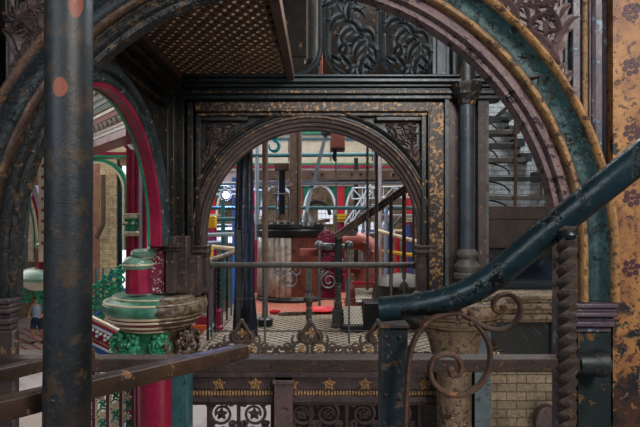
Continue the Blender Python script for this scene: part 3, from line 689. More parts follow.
# upright mouldings in the corner, cornice on the side wall
mb = MB(); 
for yy, e, w in ((5.45, .03, .06), (5.56, .06, .07), (5.68, .04, .06), (5.8, .1, .1), (2.62, .04, .08), (2.75, .02, .05)): mb.box(XS - .06, XS + e, yy, yy + w, 1.35, EYE + 1.45)
struct(mb.build('trim_3', M['blackgold'], bevel=.008))
mb = MB()
for z0, z1, e in ((1.55, 1.6, .1), (1.5, 1.55, .07), (1.46, 1.5, .13), (1.4, 1.44, .05), (1.27, 1.3, .03)): mb.box(XS - .05, XS + e, 2.5, YF - .01, EYE + z0 - .05, EYE + z1 - .05)
struct(mb.build('trim_4', M['blackgold'], bevel=.006))

# ================================================================== GRATED CEILING
ZG = EYE + 1.62
gx0, gx1, gy0, gy1 = -1.56, -.36, 2.6, 5.72
gr = thing('perforated_landing', ((gx0 + gx1) / 2, (gy0 + gy1) / 2, ZG), 'perforated rusty iron landing overhead, seen from below', 'grating')
mb = MB(); pt = .1; ny = int((gy1 - gy0) / (pt * .75)); row = 0
def cell(cx, cy, hw, hh):
    n = 6; out = []; 
    outer = [(hw, 0)] if 0 else None
    pts_o = []; pts_i = []
    for k in range(8):
        a = 2 * PI * k / 8 + PI / 8
        o_ = Vector((math.cos(a), math.sin(a))); q = 1 / max(abs(o_.x), abs(o_.y)); pts_o.append((cx + o_.x * q * hw, cy + o_.y * q * hh)); pts_i.append((cx + o_.x * hw * .78, cy + o_.y * hh * .74))
    vs = [(x, y, ZG) for x, y in pts_o] + [(x, y, ZG) for x, y in pts_i] + [(x, y, ZG + .035) for x, y in pts_i] + [(x, y, ZG + .035) for x, y in pts_o]
    fs = []
    for k in range(8):
        j = (k + 1) % 8; fs += [(k, j, 8 + j, 8 + k), (8 + k, 8 + j, 16 + j, 16 + k), (16 + k, 16 + j, 24 + j, 24 + k)]
    # corner triangles so that square cells close
    mb.add(vs, fs)
    for sx in (-1, 1):
        for sy in (-1, 1):
            t = math.tan(PI / 8); c0 = (cx + sx * hw, cy + sy * hh)
            mb.add([(c0[0], c0[1], ZG), (cx + sx * hw * t, cy + sy * hh, ZG), (cx + sx * hw, cy + sy * hh * t, ZG)], [(0, 1, 2)])
for r in range(ny):
    cy = gy0 + (r + .5) * pt * .75; off = pt / 2 if r % 2 else 0
    x = gx0 + pt / 2 + off
    while x + pt / 2 < gx1 + .03:
        cell(x, cy, pt / 2, pt * .375); x += pt
mb.build('perforated_plate', weather('rusty_plate', '#3a2716', '#55381c', '#7a5228', sc3=18, t3=.58, c4='#151110', t4=.6, rough=.6), gr, smooth=False, recalc=False)
mb = MB(); mb.box(gx0 - .03, gx0 + .05, gy0, gy1 + .1, ZG - .05, ZG + .05); mb.build('edge_bar', M['rust'], gr, bevel=.004)
mb = MB(); mb.box(gx1 - .0, gx1 + .075, 2.2, gy1 + .08, ZG - .06, ZG + .06); mb.build('joist', weather('brown_joist', '#3a2a22', '#4e382c', '#241a15', sc3=9, t3=.58, rough=.6), gr, bevel=.005)
mb = MB(); mb.box(gx0, gx1, gy1 - .03, gy1 + .12, ZG - .03, ZG + .05); mb.build('end_bar', M['black'], gr, bevel=.004)
# pipes beyond the joist
t = thing('upright_pipe', P(312, 70, 6.6), 'dark upright pipe with flange behind the empty iron frame', 'pipe')
mb = MB(); mb.tube([P(312, 66, 6.6), P(312, -60, 6.6)], .07, 18); mb.build('pipe_shaft', M['dkgrey'], t)
mb = MB(); c = P(312, 60, 6.6); mb.lathe((c.x, c.y, c.z - .06), [(.1, 0), (.1, .05)], 18); mb.build('flange', M['black'], t)
mb = MB(); mb.tube([P(321.5, 80, 6.8), P(321.5, -60, 6.8)], .016, 10); tag(mb.build('slim_tube', M['orange']), 'slim orange-red tube between the upper iron panels', 'pipe')
mb = MB(); mb.tube([P(320, 80, 6.85), P(320, -60, 6.85)], .016, 10); tag(mb.build('slim_tube', M['green']), 'slim green tube beside the orange-red tube', 'pipe')

# ================================================================== GALLERY EDGE: cresting, frieze, lattice
YE = 6.05; se = YE / F
gd = thing('gallery_girder', P(312, 385, YE), 'brown cast girder with gilt stars below the gallery floor', 'girder')
mb = MB(); fbox(mb, 188, 377, 440, 390, .02, .25, YE); fbox(mb, 188, 356, 440, 377, -.03, .25, YE); fbox(mb, 188, 396, 440, 402, -.02, .2, YE); fbox(mb, 188, 390, 440, 396, .03, .2, YE); gbm = mb.build('beam', M['mauvedk'], gd, bevel=.006)
mb = MB()
for i in range(84): fbox(mb, 190 + i * 3, 391.4, 191.7 + i * 3, 395.4, .0, .04, YE)
mb.build('dentil_row', M['gold'], gd)
for i, xx in enumerate((219, 255, 292, 329, 365, 401, 425)):
    mb = MB(lambda p, xx=xx: P(xx, 384, YE + .02 - p.z) + Vector((p.x, 0, p.y)))
    mb.prism([(math.cos(PI / 2 + PI * k / 5) * (.088 if k % 2 == 0 else .048), math.sin(PI / 2 + PI * k / 5) * (.088 if k % 2 == 0 else .048)) for k in range(10)], -.004, .008)
    rosette(mb, (0, 0), .075, .008, 5, PI / 2)
    mb.build('gilt_star', M['gold'], gbm)
mb = MB(); fbox(mb, 275, 377, 293, 500, -.12, .0, YE); fbox(mb, 273.5, 377, 294.5, 381, -.14, .0, YE); mb.build('bracket', M['mauve'], gd, bevel=.006)
# cresting
def scrollset(mb, cx, sg):
    W = lambda a, b: ((a - 312) * se, (356 - b) * se)
def crest_unit(mb, cx):
    c = lambda dx, h: ((cx + dx - CX) * se, P(0, 357, YE).z + h * se)
    V = lambda dx, h: Vector((*c(dx, h), 0))
    for sg in (-1, 1):
        mb.tube(smooth([V(sg * .3, 36), V(sg * 3.5, 31), V(sg * 6.5, 24.5), V(sg * 3.5, 18), V(sg * .3, 13)], 3), .019, 6)
        mb.tube([Vector((*c(sg * 9.5 + math.cos(t) * 7.5, 8 + math.sin(t) * 7.5), 0)) for t in [2 * PI * i / 22 for i in range(22)]], .02, 6, closed=True)
        mb.leaf(curl(c(sg * 8, 15), math.radians(90 - sg * 30), 15 * se, sg * 2.0, 10), .05, .04)
        mb.leaf(curl(c(sg * 2, 14), math.radians(90 - sg * 50), 10 * se, -sg * 1.2, 10), .04, .04)
        mb.tube(smooth([V(sg * 16, 12), V(sg * 18, 17), V(sg * 16.5, 22)], 4), [.022 - .0015 * i for i in range(9)], 6)
        mb.tube(smooth([V(sg * 15, 14), V(sg * 20, 8), V(sg * 25, 3.5), V(sg * 30, 3.5), V(sg * 33, 7), V(sg * 31, 10.5), V(sg * 28, 9), V(sg * 29, 7)], 4), .018, 6)
        spiral(mb, c(sg * 22, 10.5), 4.5 * se, -PI / 2, 1.1, .016, sg, .6, True, 14)
        mb.leaf(curl(c(sg * 19, 3), math.radians(90 - sg * 75), 10 * se, -sg * 2, 8), .035, .03)
    mb.ball((*c(0, 36), 0), .03, 8)
cr = thing('roof_cresting', P(312, 357, YE), 'rusty scrolled cresting with diamond leaves along the gallery edge', 'cresting')
mb = MB(); mb.T = lambda p: Vector((p.x, YE - p.z, p.y))
for cx in (242, 310, 378): crest_unit(mb, cx)
mb.T = None; fbox(mb, 205, 355.5, 437, 357.5, -.02, .04, YE)
cr.name = 'gallery_cresting'; crs = mb.build('scrollwork', weather('rusty_brown_scroll', '#3a2c27', '#524038', '#6a4a36', sc3=24, t3=.58, c4='#191413', t4=.62, rough=.55), cr)
for cx in (242, 310, 378):
    for d in (-9, 0, 9):
        hh = 7 if d else 24; c0 = P(cx + d * 1.05, 357 - hh - (1 if d else 0), YE - .02)
        mb = MB(lambda p, c0=c0: Vector((c0.x + p.x, c0.y - p.z, c0.z + p.y))); rosette(mb, (0, 0), .055 if d else .06, 0, 4, PI / 4 if d else 0); mb.build('gilt_rosette', M['gold'], crs)
# lattice below the girder
lt = thing('lattice_balustrade', P(312, 415, YE), 'brown scrolled iron lattice hanging below the starred girder', 'lattice')
mb = MB()
for xx in (188, 208, 238, 272, 311, 347, 384, 420): fbox(mb, xx - 1.6, 402, xx + 1.6, 520, .02, .08, YE)
fbox(mb, 188, 402, 440, 405, .0, .08, YE)
mb.build('frame', M['rustdk'], lt)
for cx in (221, 254, 302, 328, 364, 400):
    mb = MB(); mb.T = lambda p: Vector((p.x, YE + .04 - p.z, p.y))
    for k, zc in enumerate((415, 441, 467)):
        c0 = P(cx, zc, YE)
        spiral(mb, (c0.x, c0.z), 12 * se, PI / 2, 1.3, .02, 1 if (k + cx) % 2 else -1, .5, False); rosette(mb, (c0.x, c0.z), 6.5 * se, 0, 5)
        for a in (45, 135, 225, 315):
            b = (c0.x + math.cos(math.radians(a)) * 11 * se, c0.z + math.sin(math.radians(a)) * 11 * se); mb.leaf(curl(b, math.radians(a), 9 * se, 2.0, 8), .035, .03)
            spiral(mb, (c0.x + math.cos(math.radians(a)) * 15 * se, c0.z + math.sin(math.radians(a)) * 15 * se), 4 * se, 0, 1, .015, 1, .6, False, 12)
    mb.build('scrollwork', M['mauvedk'], lt)

# ================================================================== FLOORS, SHELL
mb = MB(); mb.box(-1.5, 2.2, 6.2, 11.4, -.14, 0); struct(mb.build('floor_upper', M['tiles'], smooth=False))
mb = MB(); mb.box(-1.62, -1.42, 6.2, 11.4, -.16, .02); struct(mb.build('trim_5', M['stone'], bevel=.006))
mb = MB(); mb.box(-14, 12, -1, 34, -3.1, -3); struct(mb.build('floor', M['ground'], smooth=False))
mb = MB(); mb.box(-14, 12, 26, 26.3, -3, 9); struct(mb.build('wall_back', M['brick_warm'], smooth=False))
mb = MB(); mb.box(-14.3, -14, -1, 26, -3, 9); struct(mb.build('wall_side_left', M['brick_side'], smooth=False))
mb = MB(); mb.box(7, 7.3, -1, 26, -3, 9); struct(mb.build('wall_right', M['brick_side'], smooth=False))

mb = MB(); mb.box(-1.6, 3.4, 8.9, 9.0, EYE + 1.66 * 1.5 + .35, 9); struct(mb.build('wall_upper', weather('dark_brown_upper_wall', '#14110f', '#241b16', '#6a4e30', sc3=5, t3=.6, c4='#8a7660', t4=.68, sc4=7, rough=.9), smooth=False))
mb = MB(); mb.box(-.4, 2.2, 7.4, 7.6, -3, -.14); struct(mb.build('wall_under_gallery', M['brown'], smooth=False))
mb = MB(); mb.box(-14, 12, -1, 27, 9, 9.2); struct(mb.build('ceiling', plain('grey_ceiling', '#77736c', .8), smooth=False))
mb = MB(); mb.box(-.4, 1.2, -1, 1.45, -.1, 0); struct(mb.build('floor_near', M['rustdk'], smooth=False))
# ================================================================== RIGHT: brick wall, ledge, stair
YB = 6.35
mb = MB(); a = P(478, 0, YB); mb.box(a.x, 6.9, YB, YB + .3, -3, P(0, 362, YB).z); struct(mb.build('wall_stair', M['brick_lowright'], smooth=False))
mb = MB(); 
A = P(478, 376, YB); mb.box(A.x, P(491, 0, YB).x, YB - .02, YB, -3, A.z)
struct(mb.build('trim_6', plain('pale_buff_quoin', '#a89478', .8, 0, .3, 9), smooth=False))
mb = MB()
for (y0, y1, e) in ((293, 297, .2), (297, 301, .16), (301, 306, .22), (306, 312, .14), (312, 317, .18), (317, 321, .08)):
    A = P(481, y0, YB); B = P(640, y1, YB); mb.box(A.x, B.x, YB - e, YB + .3, B.z, A.z)
struct(mb.build('trim_7', M['stone'], bevel=.008))
def streak():
    m = N('streaked_dark_glass'); x, y, z = m.sep(); d = m.math('ADD', m.math('MULTIPLY', x, 1.1), z)
    v = m.n('ShaderNodeCombineXYZ'); m.l(m.math('MULTIPLY', d, 16), v.inputs[0]); m.l(m.math('MULTIPLY', m.math('SUBTRACT', x, z), 1.2), v.inputs[1])
    f = m.thr(m.noise(1.5, 3, .5, vec=v.outputs[0]), .6, .72); m.col(m.mix(f, '#080b0d', '#3a4852')); return m.done(.6, 0)
mb = MB(); fbox(mb, 480, 320, 640, 362, .12, .3, YB); struct(mb.build('window_1', streak(), smooth=False))
mb = MB(); fbox(mb, 478, 320, 484, 362, -.02, .2, YB); fbox(mb, 486, 320, 489, 362, .0, .2, YB); fbox(mb, 553, 320, 558, 430, -.02, .1, YB); struct(mb.build('trim_8', weather('blue_grey_frame', '#2d3a42', '#45545e', '#1b2226', sc3=12, t3=.58, rough=.5), bevel=.004))
# scroll bracket at the foot of the brick wall
mb = MB(lambda p: P(560, 437, YB - .2) + Vector((p.x, -p.z, p.y))); mb.prism([(-.15 + .16 * math.cos(t), .18 + .2 * math.sin(t)) for t in [2 * PI * i / 20 for i in range(20)]], -.06, .06); mb.prism([(.02, -.4), (.14, -.4), (.14, .42), (.0, .42)], -.05, .05)
tag(mb.build('iron_bracket', M['mauvedk'], bevel=.01), 'dark curved iron bracket against the brick wall behind the twisted baluster', 'bracket')
# upper stair brick wall
YU = 8.6
mb = MB(); mb.box(P(480, 0, YU).x, 7, YU, YU + .3, P(0, 300, YU).z, 7); struct(mb.build('wall_stair_upper', M['brick_blue'], smooth=False))
mb = MB(); mb.box(P(480, 0, 7).x, 7, YB + .3, YU, P(0, 296, YB).z - .1, P(0, 296, YB).z - .02); struct(mb.build('floor_landing', M['black'], smooth=False))
st = thing('iron_stair', P(510, 230, 7.5), 'dark open-tread iron stair climbing left against blue-grey brick', 'stair')
YR = 7.3
tr = [(118, 503), (132, 509), (145, 514), (159.5, 521), (178, 535), (197, 549)]
for i, (y, xe) in enumerate(tr):
    mb = MB(); a = P(484, y, YR); b = P(xe, y, YR); mb.box(a.x, b.x, YR - .1, YR + .25, a.z - .03, a.z); mb.box(a.x, b.x + .02, YR - .12, YR - .09, a.z - .05, a.z + .01); mb.build('tread', M['dkgrey'] if i % 2 else M['black'], st, bevel=.004)
for i, (y, xe) in enumerate(tr):
    mb = MB(front(*pf(486, y, YR), YR + .1)); r_ = (14 if i < 3 else 26) / F * YR
    mb.tube([(r_ * math.sin(t), -.04 - .16 * (1 - math.cos(t)), 0) for t in [PI / 2 * k / 10 for k in range(11)]], .011, 6); mb.build('curved_rib', M['black'], st)
for (y, xe) in tr:
    mb = MB(); a = P(xe, y, YU - .15); mb.box(a.x - .02, a.x + .16, YU - .2, YU - .002, a.z - .03, a.z + .1); mb.build('wall_cleat', M['black'], st)
mb = MB(); mb.bar(P(484, 127, YR - .2), P(515, 101, YR - .2), .03, .05); mb.build('stair_rail', M['black'], st)
mb = MB(); mb.tube([P(515.5, 98, YR - .2), P(515.5, 216, YR - .2)], .022, 10); mb.build('rusty_upright', M['rust'], st)
mb = MB(); mb.tube([P(542, 178, YR - .1), P(541, 198, YR - .1)], .02, 10); mb.build('short_upright', M['rust'], st)
mb = MB(); pbox(mb, 486, 206, 553, 219, YR - .25, YR - .2); pbox(mb, 487, 215, 560, 248, YR - .22, YR + .4); mb.build('landing_fascia', M['rustdk'], st, bevel=.006)
mb = MB(front(*pf(486, 260, YR), YR - .1)); 
pp_ = [(0, .2), (1.1, .2), (1.1, .05)] + [(1.1 - 1.1 * math.sin(t), .05 - .55 * (1 - math.cos(t))) for t in [PI / 2 * k / 12 for k in range(13)]]
mb.prism(pp_, -.3, .02); mb.build('landing_bracket', M['black'], st, bevel=.01)
mb = MB(front(*pf(500, 262, YR), YR - .12)); mb.arch(.42, [(-.03, -.02), (-.03, .03), (.03, .03), (.03, -.02)], n=24, a0=.1, a1=PI * .55); mb.build('curved_rib', M['mauvedk'], st)
mb = MB(); pbox(mb, 484, 248, 600, 297, 8.4, 8.5); mb.build('landing_back', weather('blue_black_panel', '#101820', '#1c2a3a', '#2d3840', sc3=8, t3=.6, rough=.4), st)

# ================================================================== GALLERY RAILING (beyond the far arch)
YR2 = 6.65
rl = thing('gallery_railing', P(312, 350, YR2), 'grey tubular railing with scrolls across the middle arch', 'railing')
mb = MB(); mb.tube([P(207, 265, YR2), P(417, 265, YR2)], .037, 14); mb.build('top_rail', M['dkgrey'], rl)
for x in (209, 416): mb = MB(); mb.ball(P(x, 265, YR2), .055, 10); mb.build('rail_knob', M['black'], rl)
zfl = .0
def rod(par, x, y0, y1, Y, r, mat, name='baluster', n=8):
    mb = MB(); a = P(x, y0, Y); b = P(x, y1, Y); b.z = max(b.z, 0.0) if y1 > 340 and Y > 6.1 else b.z
    mb.tube([a, b], r, n); return mb.build(name, mat, par)
for x in (265, 349, 391, 404): rod(rl, x, 265, 360, YR2, .014, M['steel'])
def twisted(par, x, y0, y1, Y, r, mat, name='twisted_bar'):
    a = P(x, y0, Y); b = P(x, y1, Y); b.z = max(b.z, 0.0); n = 40
    mb = MB(); mb.tube([a.lerp(b, i / n) for i in range(n + 1)], r, 4, twist=.45, up=(1, 0, 0)); return mb.build(name, mat, par)
twisted(rl, 309, 270, 356, YR2, .04, M['dkgrey'])
mb = MB(); c = P(309, 298, YR2); mb.lathe((c.x, c.y, c.z - .05), [(.035, -.02), (.06, .0), (.07, .03), (.07, .06), (.05, .08), (.035, .12)], 12); a = P(309, 272, YR2); mb.box(a.x - .04, a.x + .04, YR2 - .03, YR2 + .03, P(0, 290, YR2).z, P(0, 268, YR2).z); mb.build('collar', M['dkgrey'], rl)
mb = MB(lambda p: Vector((p.x, YR2 - p.z, p.y))); sr = YR2 / F
def sp2(px_, py_, r, a0, tn, sg, sh=.75, tr_=.011): c = P(px_, py_, YR2); spiral(mb, (c.x, c.z), r * sr, a0, tn, tr_, sg, sh)
for a_ in ((289, 280, 9, PI / 2, 1.6, -1), (279, 270, 5.5, 0, 1.4, -1), (329, 281, 9, PI / 2, 1.6, 1), (297, 270, 6, PI, 1, 1), (322, 271, 5, 0, 1.2, -1)):
    mb = MB(lambda p: Vector((p.x, YR2 - p.z, p.y))); sp2(*a_); mb.build('scroll', M['steel'], rl)
mb = MB(); mb.tube([P(232, 299, YR2), P(417, 299, YR2)], .006, 6); mb.tube([P(207, 331, YR2), P(417, 331, YR2)], .009, 6); mb.build('mid_rail', M['rustdk'], rl)
# left side railing running away
XR = -1.45
sr_ = thing('gallery_railing', (XR, 8, 0), 'side railing of slim blue-grey rods running away on the left', 'railing')
mb = MB(); mb.tube([(XR, 6.6, EYE - .51), (XR, 11, EYE - .5)], .035, 12); mb.build('top_rail', M['stone'], sr_)
for i, yy in enumerate((6.72, 6.95, 7.2, 7.7, 8.1, 8.5, 9.0, 9.6, 10.2)):
    mb = MB(); mb.tube([(XR, yy, EYE - .51), (XR, yy, .02)], .016, 8); mb.build('baluster', M['tealtube'] if i % 2 else M['bluerail'], sr_)
n = 36; mb = MB(); mb.tube([Vector((XR, 7.42, EYE - .52 + (-.8) * i / n)) for i in range(n + 1)], .034, 4, twist=.5); mb.build('twisted_bar', M['bluerail'], sr_)
mb = MB(); mb.lathe((XR, 7.42, .02), [(.075, 0), (.075, .04), (.05, .06), (.05, .24), (.06, .26), (.04, .3)], 14); mb.build('crimson_foot', M['crimson'], sr_)

# ================================================================== ENGINE ROOM
def cylthing(name, x, y0, y1, Y, r, mat, label, cat, n=14):
    t = P(x, y0, Y); b = P(x, y1, Y); mb = MB(); mb.tube([t, b], r, n); return tag(mb.build(name, mat), label, cat)
# wrapped column
t = thing('sheeted_column', P(245, 345, 6.95), 'tall column wrapped in dark blue-black sheeting on the left of the arch', 'wrapped column')
c = P(245, 0, 6.95); ztop = P(0, 110, 6.95).z
rnd = [random.uniform(0, 6) for _ in range(6)]
def fold(a, z): return 1 + .1 * math.sin(5 * a + rnd[0] + z * 1.3) + .07 * math.sin(9 * a + rnd[1] - z * 2.1) + .05 * math.sin(14 * a + z * 5)
prof = [(.15, .02), (.14, .25), (.125, .6), (.12, 1.0), (.12, 1.4), (.115, 1.8), (.1, 2.3), (.095, 2.6), (.09, ztop)]
mb = MB(); mb.lathe((c.x, c.y, 0), prof, 48, fn=fold); mb.build('sheet_wrap', M['sheet'], t)
mb = MB(); mb.box(c.x - .105, c.x - .0, c.y - .13, c.y + .02, 0.005, P(0, 230, 6.95).z); mb.build('grey_board', weather('dark_grey_board', '#2a2a2b', '#39393a', '#1c1c1e', sc3=8, t3=.6, rough=.5), t, bevel=.01)
# slim standing scaffold pole with foot
t = thing('scaffold_pole', P(265, 324, 7.8), 'upright brown pole standing in a dark round foot on the tiles', 'pole')
b = P(265, 0, 7.8); mb = MB(); mb.tube([(b.x, b.y, .03), (b.x, b.y, P(0, 105, 7.8).z)], .044, 16); mb.build('pole_shaft', M['timber'], t)
mb = MB(); mb.lathe((b.x, b.y, 0), [(.115, .0), (.12, .05), (.12, .1), (.06, .13), (.06, .06)], 22); mb.build('round_foot', M['black'], t)
# cylinder
cy = thing('steam_cylinder', P(291, 300, 10.6), 'large engine cylinder with flat dark round cover', 'steam engine cylinder')
c = P(291, 0, 10.6); zc = lambda y: P(0, y, 10.6 - .66).z
mb = MB(); mb.lathe((c.x, c.y, 0), [(.64, 0.1), (.63, zc(236))], 48); mb.build('barrel', M['rustorange'], cy)
mb = MB(); mb.lathe((c.x, c.y, 0), [(.6, zc(238)), (.68, zc(236.5)), (.7, zc(231)), (.68, zc(229)), (.7, zc(228)), (.7, zc(224.5)), (.1, zc(224)), (.1, zc(222))], 48); cv = mb.build('cover', M['black'], cy)
mb = MB(); mb.lathe((c.x, c.y, 0), [(.7, 0.0), (.7, .05), (.66, .08), (.64, .1)], 48); mb.build('base_flange', M['black'], cy)
for k in range(14):
    a = PI + PI * (k + .5) / 14; mb = MB(); mb.lathe((c.x + math.cos(a) * .64, c.y + math.sin(a) * .64, zc(224.5)), [(.028, 0), (.028, .03), (.015, .045)], 6); mb.build('cover_bolt', M['steel'], cv)
mb = MB(); mb.lathe((c.x, c.y, 0), [(.665, .1), (.66, .5), (.655, 1.0), (.65, zc(238))], 60, PI * .98, PI * 1.52, fn=lambda a, z: 1 + .022 * math.sin(a * 38) + .012 * math.sin(a * 61 + z * 3))
t = mb.build('protective_sheet', M['silver']); tag(t, 'creased silver-grey sheet hung round the left of the cylinder', 'sheet'); sd = t.modifiers.new('t', 'SOLIDIFY'); sd.thickness = .01
# things on the cover
t = thing('piston_rod', P(281.5, 222, 10.5), 'black piston rod with brown crosshead block above the cylinder', 'piston rod')
mb = MB(); mb.tube([P(281.5, 226, 10.5), P(281.5, 168, 10.5)], .075, 18); mb.build('rod', M['black'], t)
mb = MB(); pbox(mb, 274.5, 163, 289, 170, 10.35, 10.6); mb.build('crosshead', M['timber'], t, bevel=.008)
mb = MB(); c0 = P(281.5, 222, 10.5); mb.lathe((c0.x, c0.y, c0.z - .05), [(.2, 0), (.2, .05), (.12, .08), (.11, .2)], 18); mb.build('gland', M['stone'], t)
mb = MB(); 
for xx in (276, 288): mb.tube([P(xx, 222, 10.35), P(xx, 192, 10.35)], .015, 8)
mb.tube([P(274, 194, 10.35), P(290, 194, 10.35)], .018, 8); mb.tube([P(268, 181, 10.35), P(276, 199, 10.35)], .015, 8); mb.build('guide_rod', M['steel'], t)
t = thing('square_timber_post', P(295.5, 226, 10.1), 'thick square brown post rising above the cylinder', 'post')
mb = MB(); pbox(mb, 289.5, 105, 301.5, 226, 10.1, 10.3); mb.build('post_shaft', M['timber'], t, bevel=.01)
mb = MB(); pbox(mb, 297.5, 105, 298.5, 226, 10.09, 10.1); mb.build('edge_strip', M['rustdk'], t)
mb = MB(); mb.bar(P(300, 225, 10.3), P(330, 220, 10.3), .06, .07); mb.bar(P(262, 221, 10.3), P(288, 224, 10.3), .05, .05); tag(mb.build('loose_batten', M['stone'], bevel=.004), 'loose pale battens lying across the cylinder cover', 'batten')
# hook
t = thing('crane_hook', P(274, 145, 8), 'turquoise crane hook hanging under the middle arch', 'hook')
c0 = P(274, 146, 8); k = 8 / F
mb = MB(); mb.tube([(c0.x + math.cos(a) * 5 * k, c0.y, c0.z + math.sin(a) * 5.2 * k) for a in [PI * .5 - i * PI * 1.6 / 20 for i in range(21)]], [.027] * 12 + [.027 - .002 * i for i in range(9)], 10); mb.build('hook_bend', M['turq'], t)
mb = MB(); mb.tube([P(274, 141, 8), P(273, 126, 8)], .03, 10); pbox(mb, 270, 130, 277.5, 138, 7.95, 8.05); mb.build('hook_block', M['turq'], t, bevel=.006)
t = thing('copper_tank', P(337, 140, 8), 'small copper-coloured hanging box under the arch crown', 'hanging box')
mb = MB(); pbox(mb, 331, 118, 345, 149, 7.9, 8.1); mb.build('box_body', M['pink'], t, bevel=.012)
mb = MB(); pbox(mb, 331, 147.5, 345, 150, 7.88, 8.12); mb.tube([P(335, 150, 7.98), P(334, 158, 7.98), P(336, 161, 7.98)], .03, 8); mb.build('lower_fitting', M['black'], t)
# timber beam with bolts
t = thing('timber_beam', P(358, 174, 11.2), 'long horizontal brown timber beam with bolts behind the post', 'beam')
mb = MB(); pbox(mb, 240, 170, 425, 180, 11.2, 11.4); mb.build('beam_body', M['timber'], t, bevel=.008)
for x in (313, 322, 352, 361, 393): mb = MB(); mb.ball(P(x, 174, 11.2), .032, 6); mb.build('bolt', M['black'], t)
# sloping beam
t = thing('sloping_girder', P(370, 212, 7.6), 'sloping dark iron girder descending left behind the railing', 'girder')
A = P(336, 237, 7.6); B = P(412, 184, 7.6); mb = MB(); mb.bar(A, B, .1, .02); 
d = (B - A).normalized(); upv = Vector((1, 0, 0)).cross(d) if 0 else Vector((-d.z, 0, d.x))
mb.bar(A + upv * .045, B + upv * .045, .12, .02); mb.bar(A - upv * .045, B - upv * .045, .12, .02); mb.bar(A, B, .02, .1); mb.build('web', M['timber'], t)
mb = MB(); pbox(mb, 345, 231, 357, 236, 7.55, 7.7); mb.build('end_plate', M['timber'], t, bevel=.004)
# crimson valve chest
t = thing('valve_chest', P(327, 285, 8.2), 'crimson figure-of-eight valve cover ringed with bolts', 'valve cover')
c0 = P(327, 243, 8.2); k = 8.2 / F
Tv = lambda cx_, cy_: front(*pf(cx_, cy_, 8.2), 8.2)
circ = lambda r, n=28: [(math.cos(2 * PI * i / n) * r, math.sin(2 * PI * i / n) * r) for i in range(n)]
for (yy, r) in ((241, 10.5), (262, 10), (280, 9)):
    mb = MB(Tv(327, yy)); mb.prism(circ(r * k), -.12, .03); mb.prism(circ(r * .62 * k), .03, .07); mb.prism(circ(r * .3 * k), .07, .12); fl = mb.build('flange', M['crimson'], t, bevel=.006)
    for j in range(8):
        a = j * PI / 4 + .3; mb = MB(Tv(327, yy)); mb.ball((math.cos(a) * r * .8 * k, math.sin(a) * r * .8 * k, .035), .018, 6); mb.build('bolt', M['steel'], fl)
mb = MB(); pbox(mb, 319, 240, 336, 300, 8.24, 8.5); mb.build('chest_body', M['crimson'], t, bevel=.01)
mb = MB(); pbox(mb, 300, 249, 320, 256, 8.45, 8.55); tag(mb.build('red_strap', M['pink'], bevel=.004), 'salmon strap joining the cylinder and the crimson valve cover', 'strap')
# working gear in front
t = thing('valve_gear', P(338, 300, 7.9), 'dark steel valve gear rods and levers before the crimson cover', 'machinery')
mb = MB(); mb.tube([P(317, 245, 7.9), P(351, 247, 7.9)], .04, 14); mb.lathe((P(330, 0, 7.9).x, 7.9, P(0, 250, 7.9).z), [(.07, 0), (.09, .05), (.07, .1)], 14); mb.build('cross_shaft', M['steel'], t)
for x in (319, 349):
    mb = MB(); c0 = P(x, 245, 7.85); mb.ball(c0, .07, 12); mb.build('lever_boss', M['steel'], t)
for x, y1 in ((319.5, 306), (347.5, 318)): mb = MB(); mb.tube([P(x, 246, 7.83), P(x, y1, 7.83)], .022, 8); mb.build('lever_rod', M['steel'], t)
mb = MB(); pbox(mb, 335, 236, 342.5, 284, 7.75, 7.85); mb.build('standard', M['black'], t, bevel=.006)
a = P(338, 283, 7.7); b = P(338, 303, 7.7); mb = MB(); mb.tube([a.lerp(b, i / 24) for i in range(25)], .05, 4, twist=.4); mb.build('twisted_bar', M['dkgrey'], t)
mb = MB(); a = P(338, 0, 7.7); mb.box(a.x - .085, a.x + .085, 7.62, 7.79, 0, P(0, 309, 7.7).z); mb.box(a.x - .06, a.x + .06, 7.64, 7.77, P(0, 309, 7.7).z, P(0, 301, 7.7).z); mb.box(a.x - .1, a.x + .1, 7.6, 7.8, .0, .06); mb.build('pedestal', M['dkgrey'], t, bevel=.012)
mb = MB(); mb.tube([P(348, 266, 7.8), P(348, 278, 7.8)], .03, 8); mb.tube([P(336, 275, 7.8), P(353, 275, 7.8)], .012, 6); mb.build('red_handle', M['red'], t)
# salmon casting
t = thing('steam_pipe', P(360, 300, 8.5), 'bulky salmon-red cast steam pipe with bolted bends', 'pipe')
k = 8.5 / F
mb = MB(); mb.tube(smooth([P(*q) for q in [(341, 241, 8.55), (352, 240, 8.55), (362, 242, 8.55), (368, 250, 8.5), (367, 262, 8.5), (366, 276, 8.5), (369, 290, 8.5), (372, 305, 8.5)]], 4), [.14] * 3 + [.15] * 20 + [.17] * 6, 20) if 0 else None
ptsp = smooth([P(*q) for q in [(342, 243, 8.55), (354, 241, 8.55), (365, 243, 8.55), (371, 250, 8.5), (371, 262, 8.5), (368, 276, 8.5), (363, 290, 8.5), (359, 306, 8.5)]], 4)
mb.tube(ptsp, [.14 + .13 * max(0, (i - 16) / 13) for i in range(len(ptsp))], 22); mb.tube([P(340, 268, 8.5), P(362, 268, 8.5)], .085, 16); mb.build('pipe_body', M['pink'], t)
for q in ((364, 243), (371, 266), (348, 243), (352, 268), (372, 252)): mb = MB(); mb.ball(P(q[0], q[1], 8.37), .035, 8); mb.build('bolt_boss', M['pink'], t)
mb = MB(); mb.lathe((P(360, 0, 8.5).x, 8.5, 0), [(.3, 0), (.33, .06), (.26, .12), (.24, .3)], 24); mb.build('foot_flange', M['pink'], t)
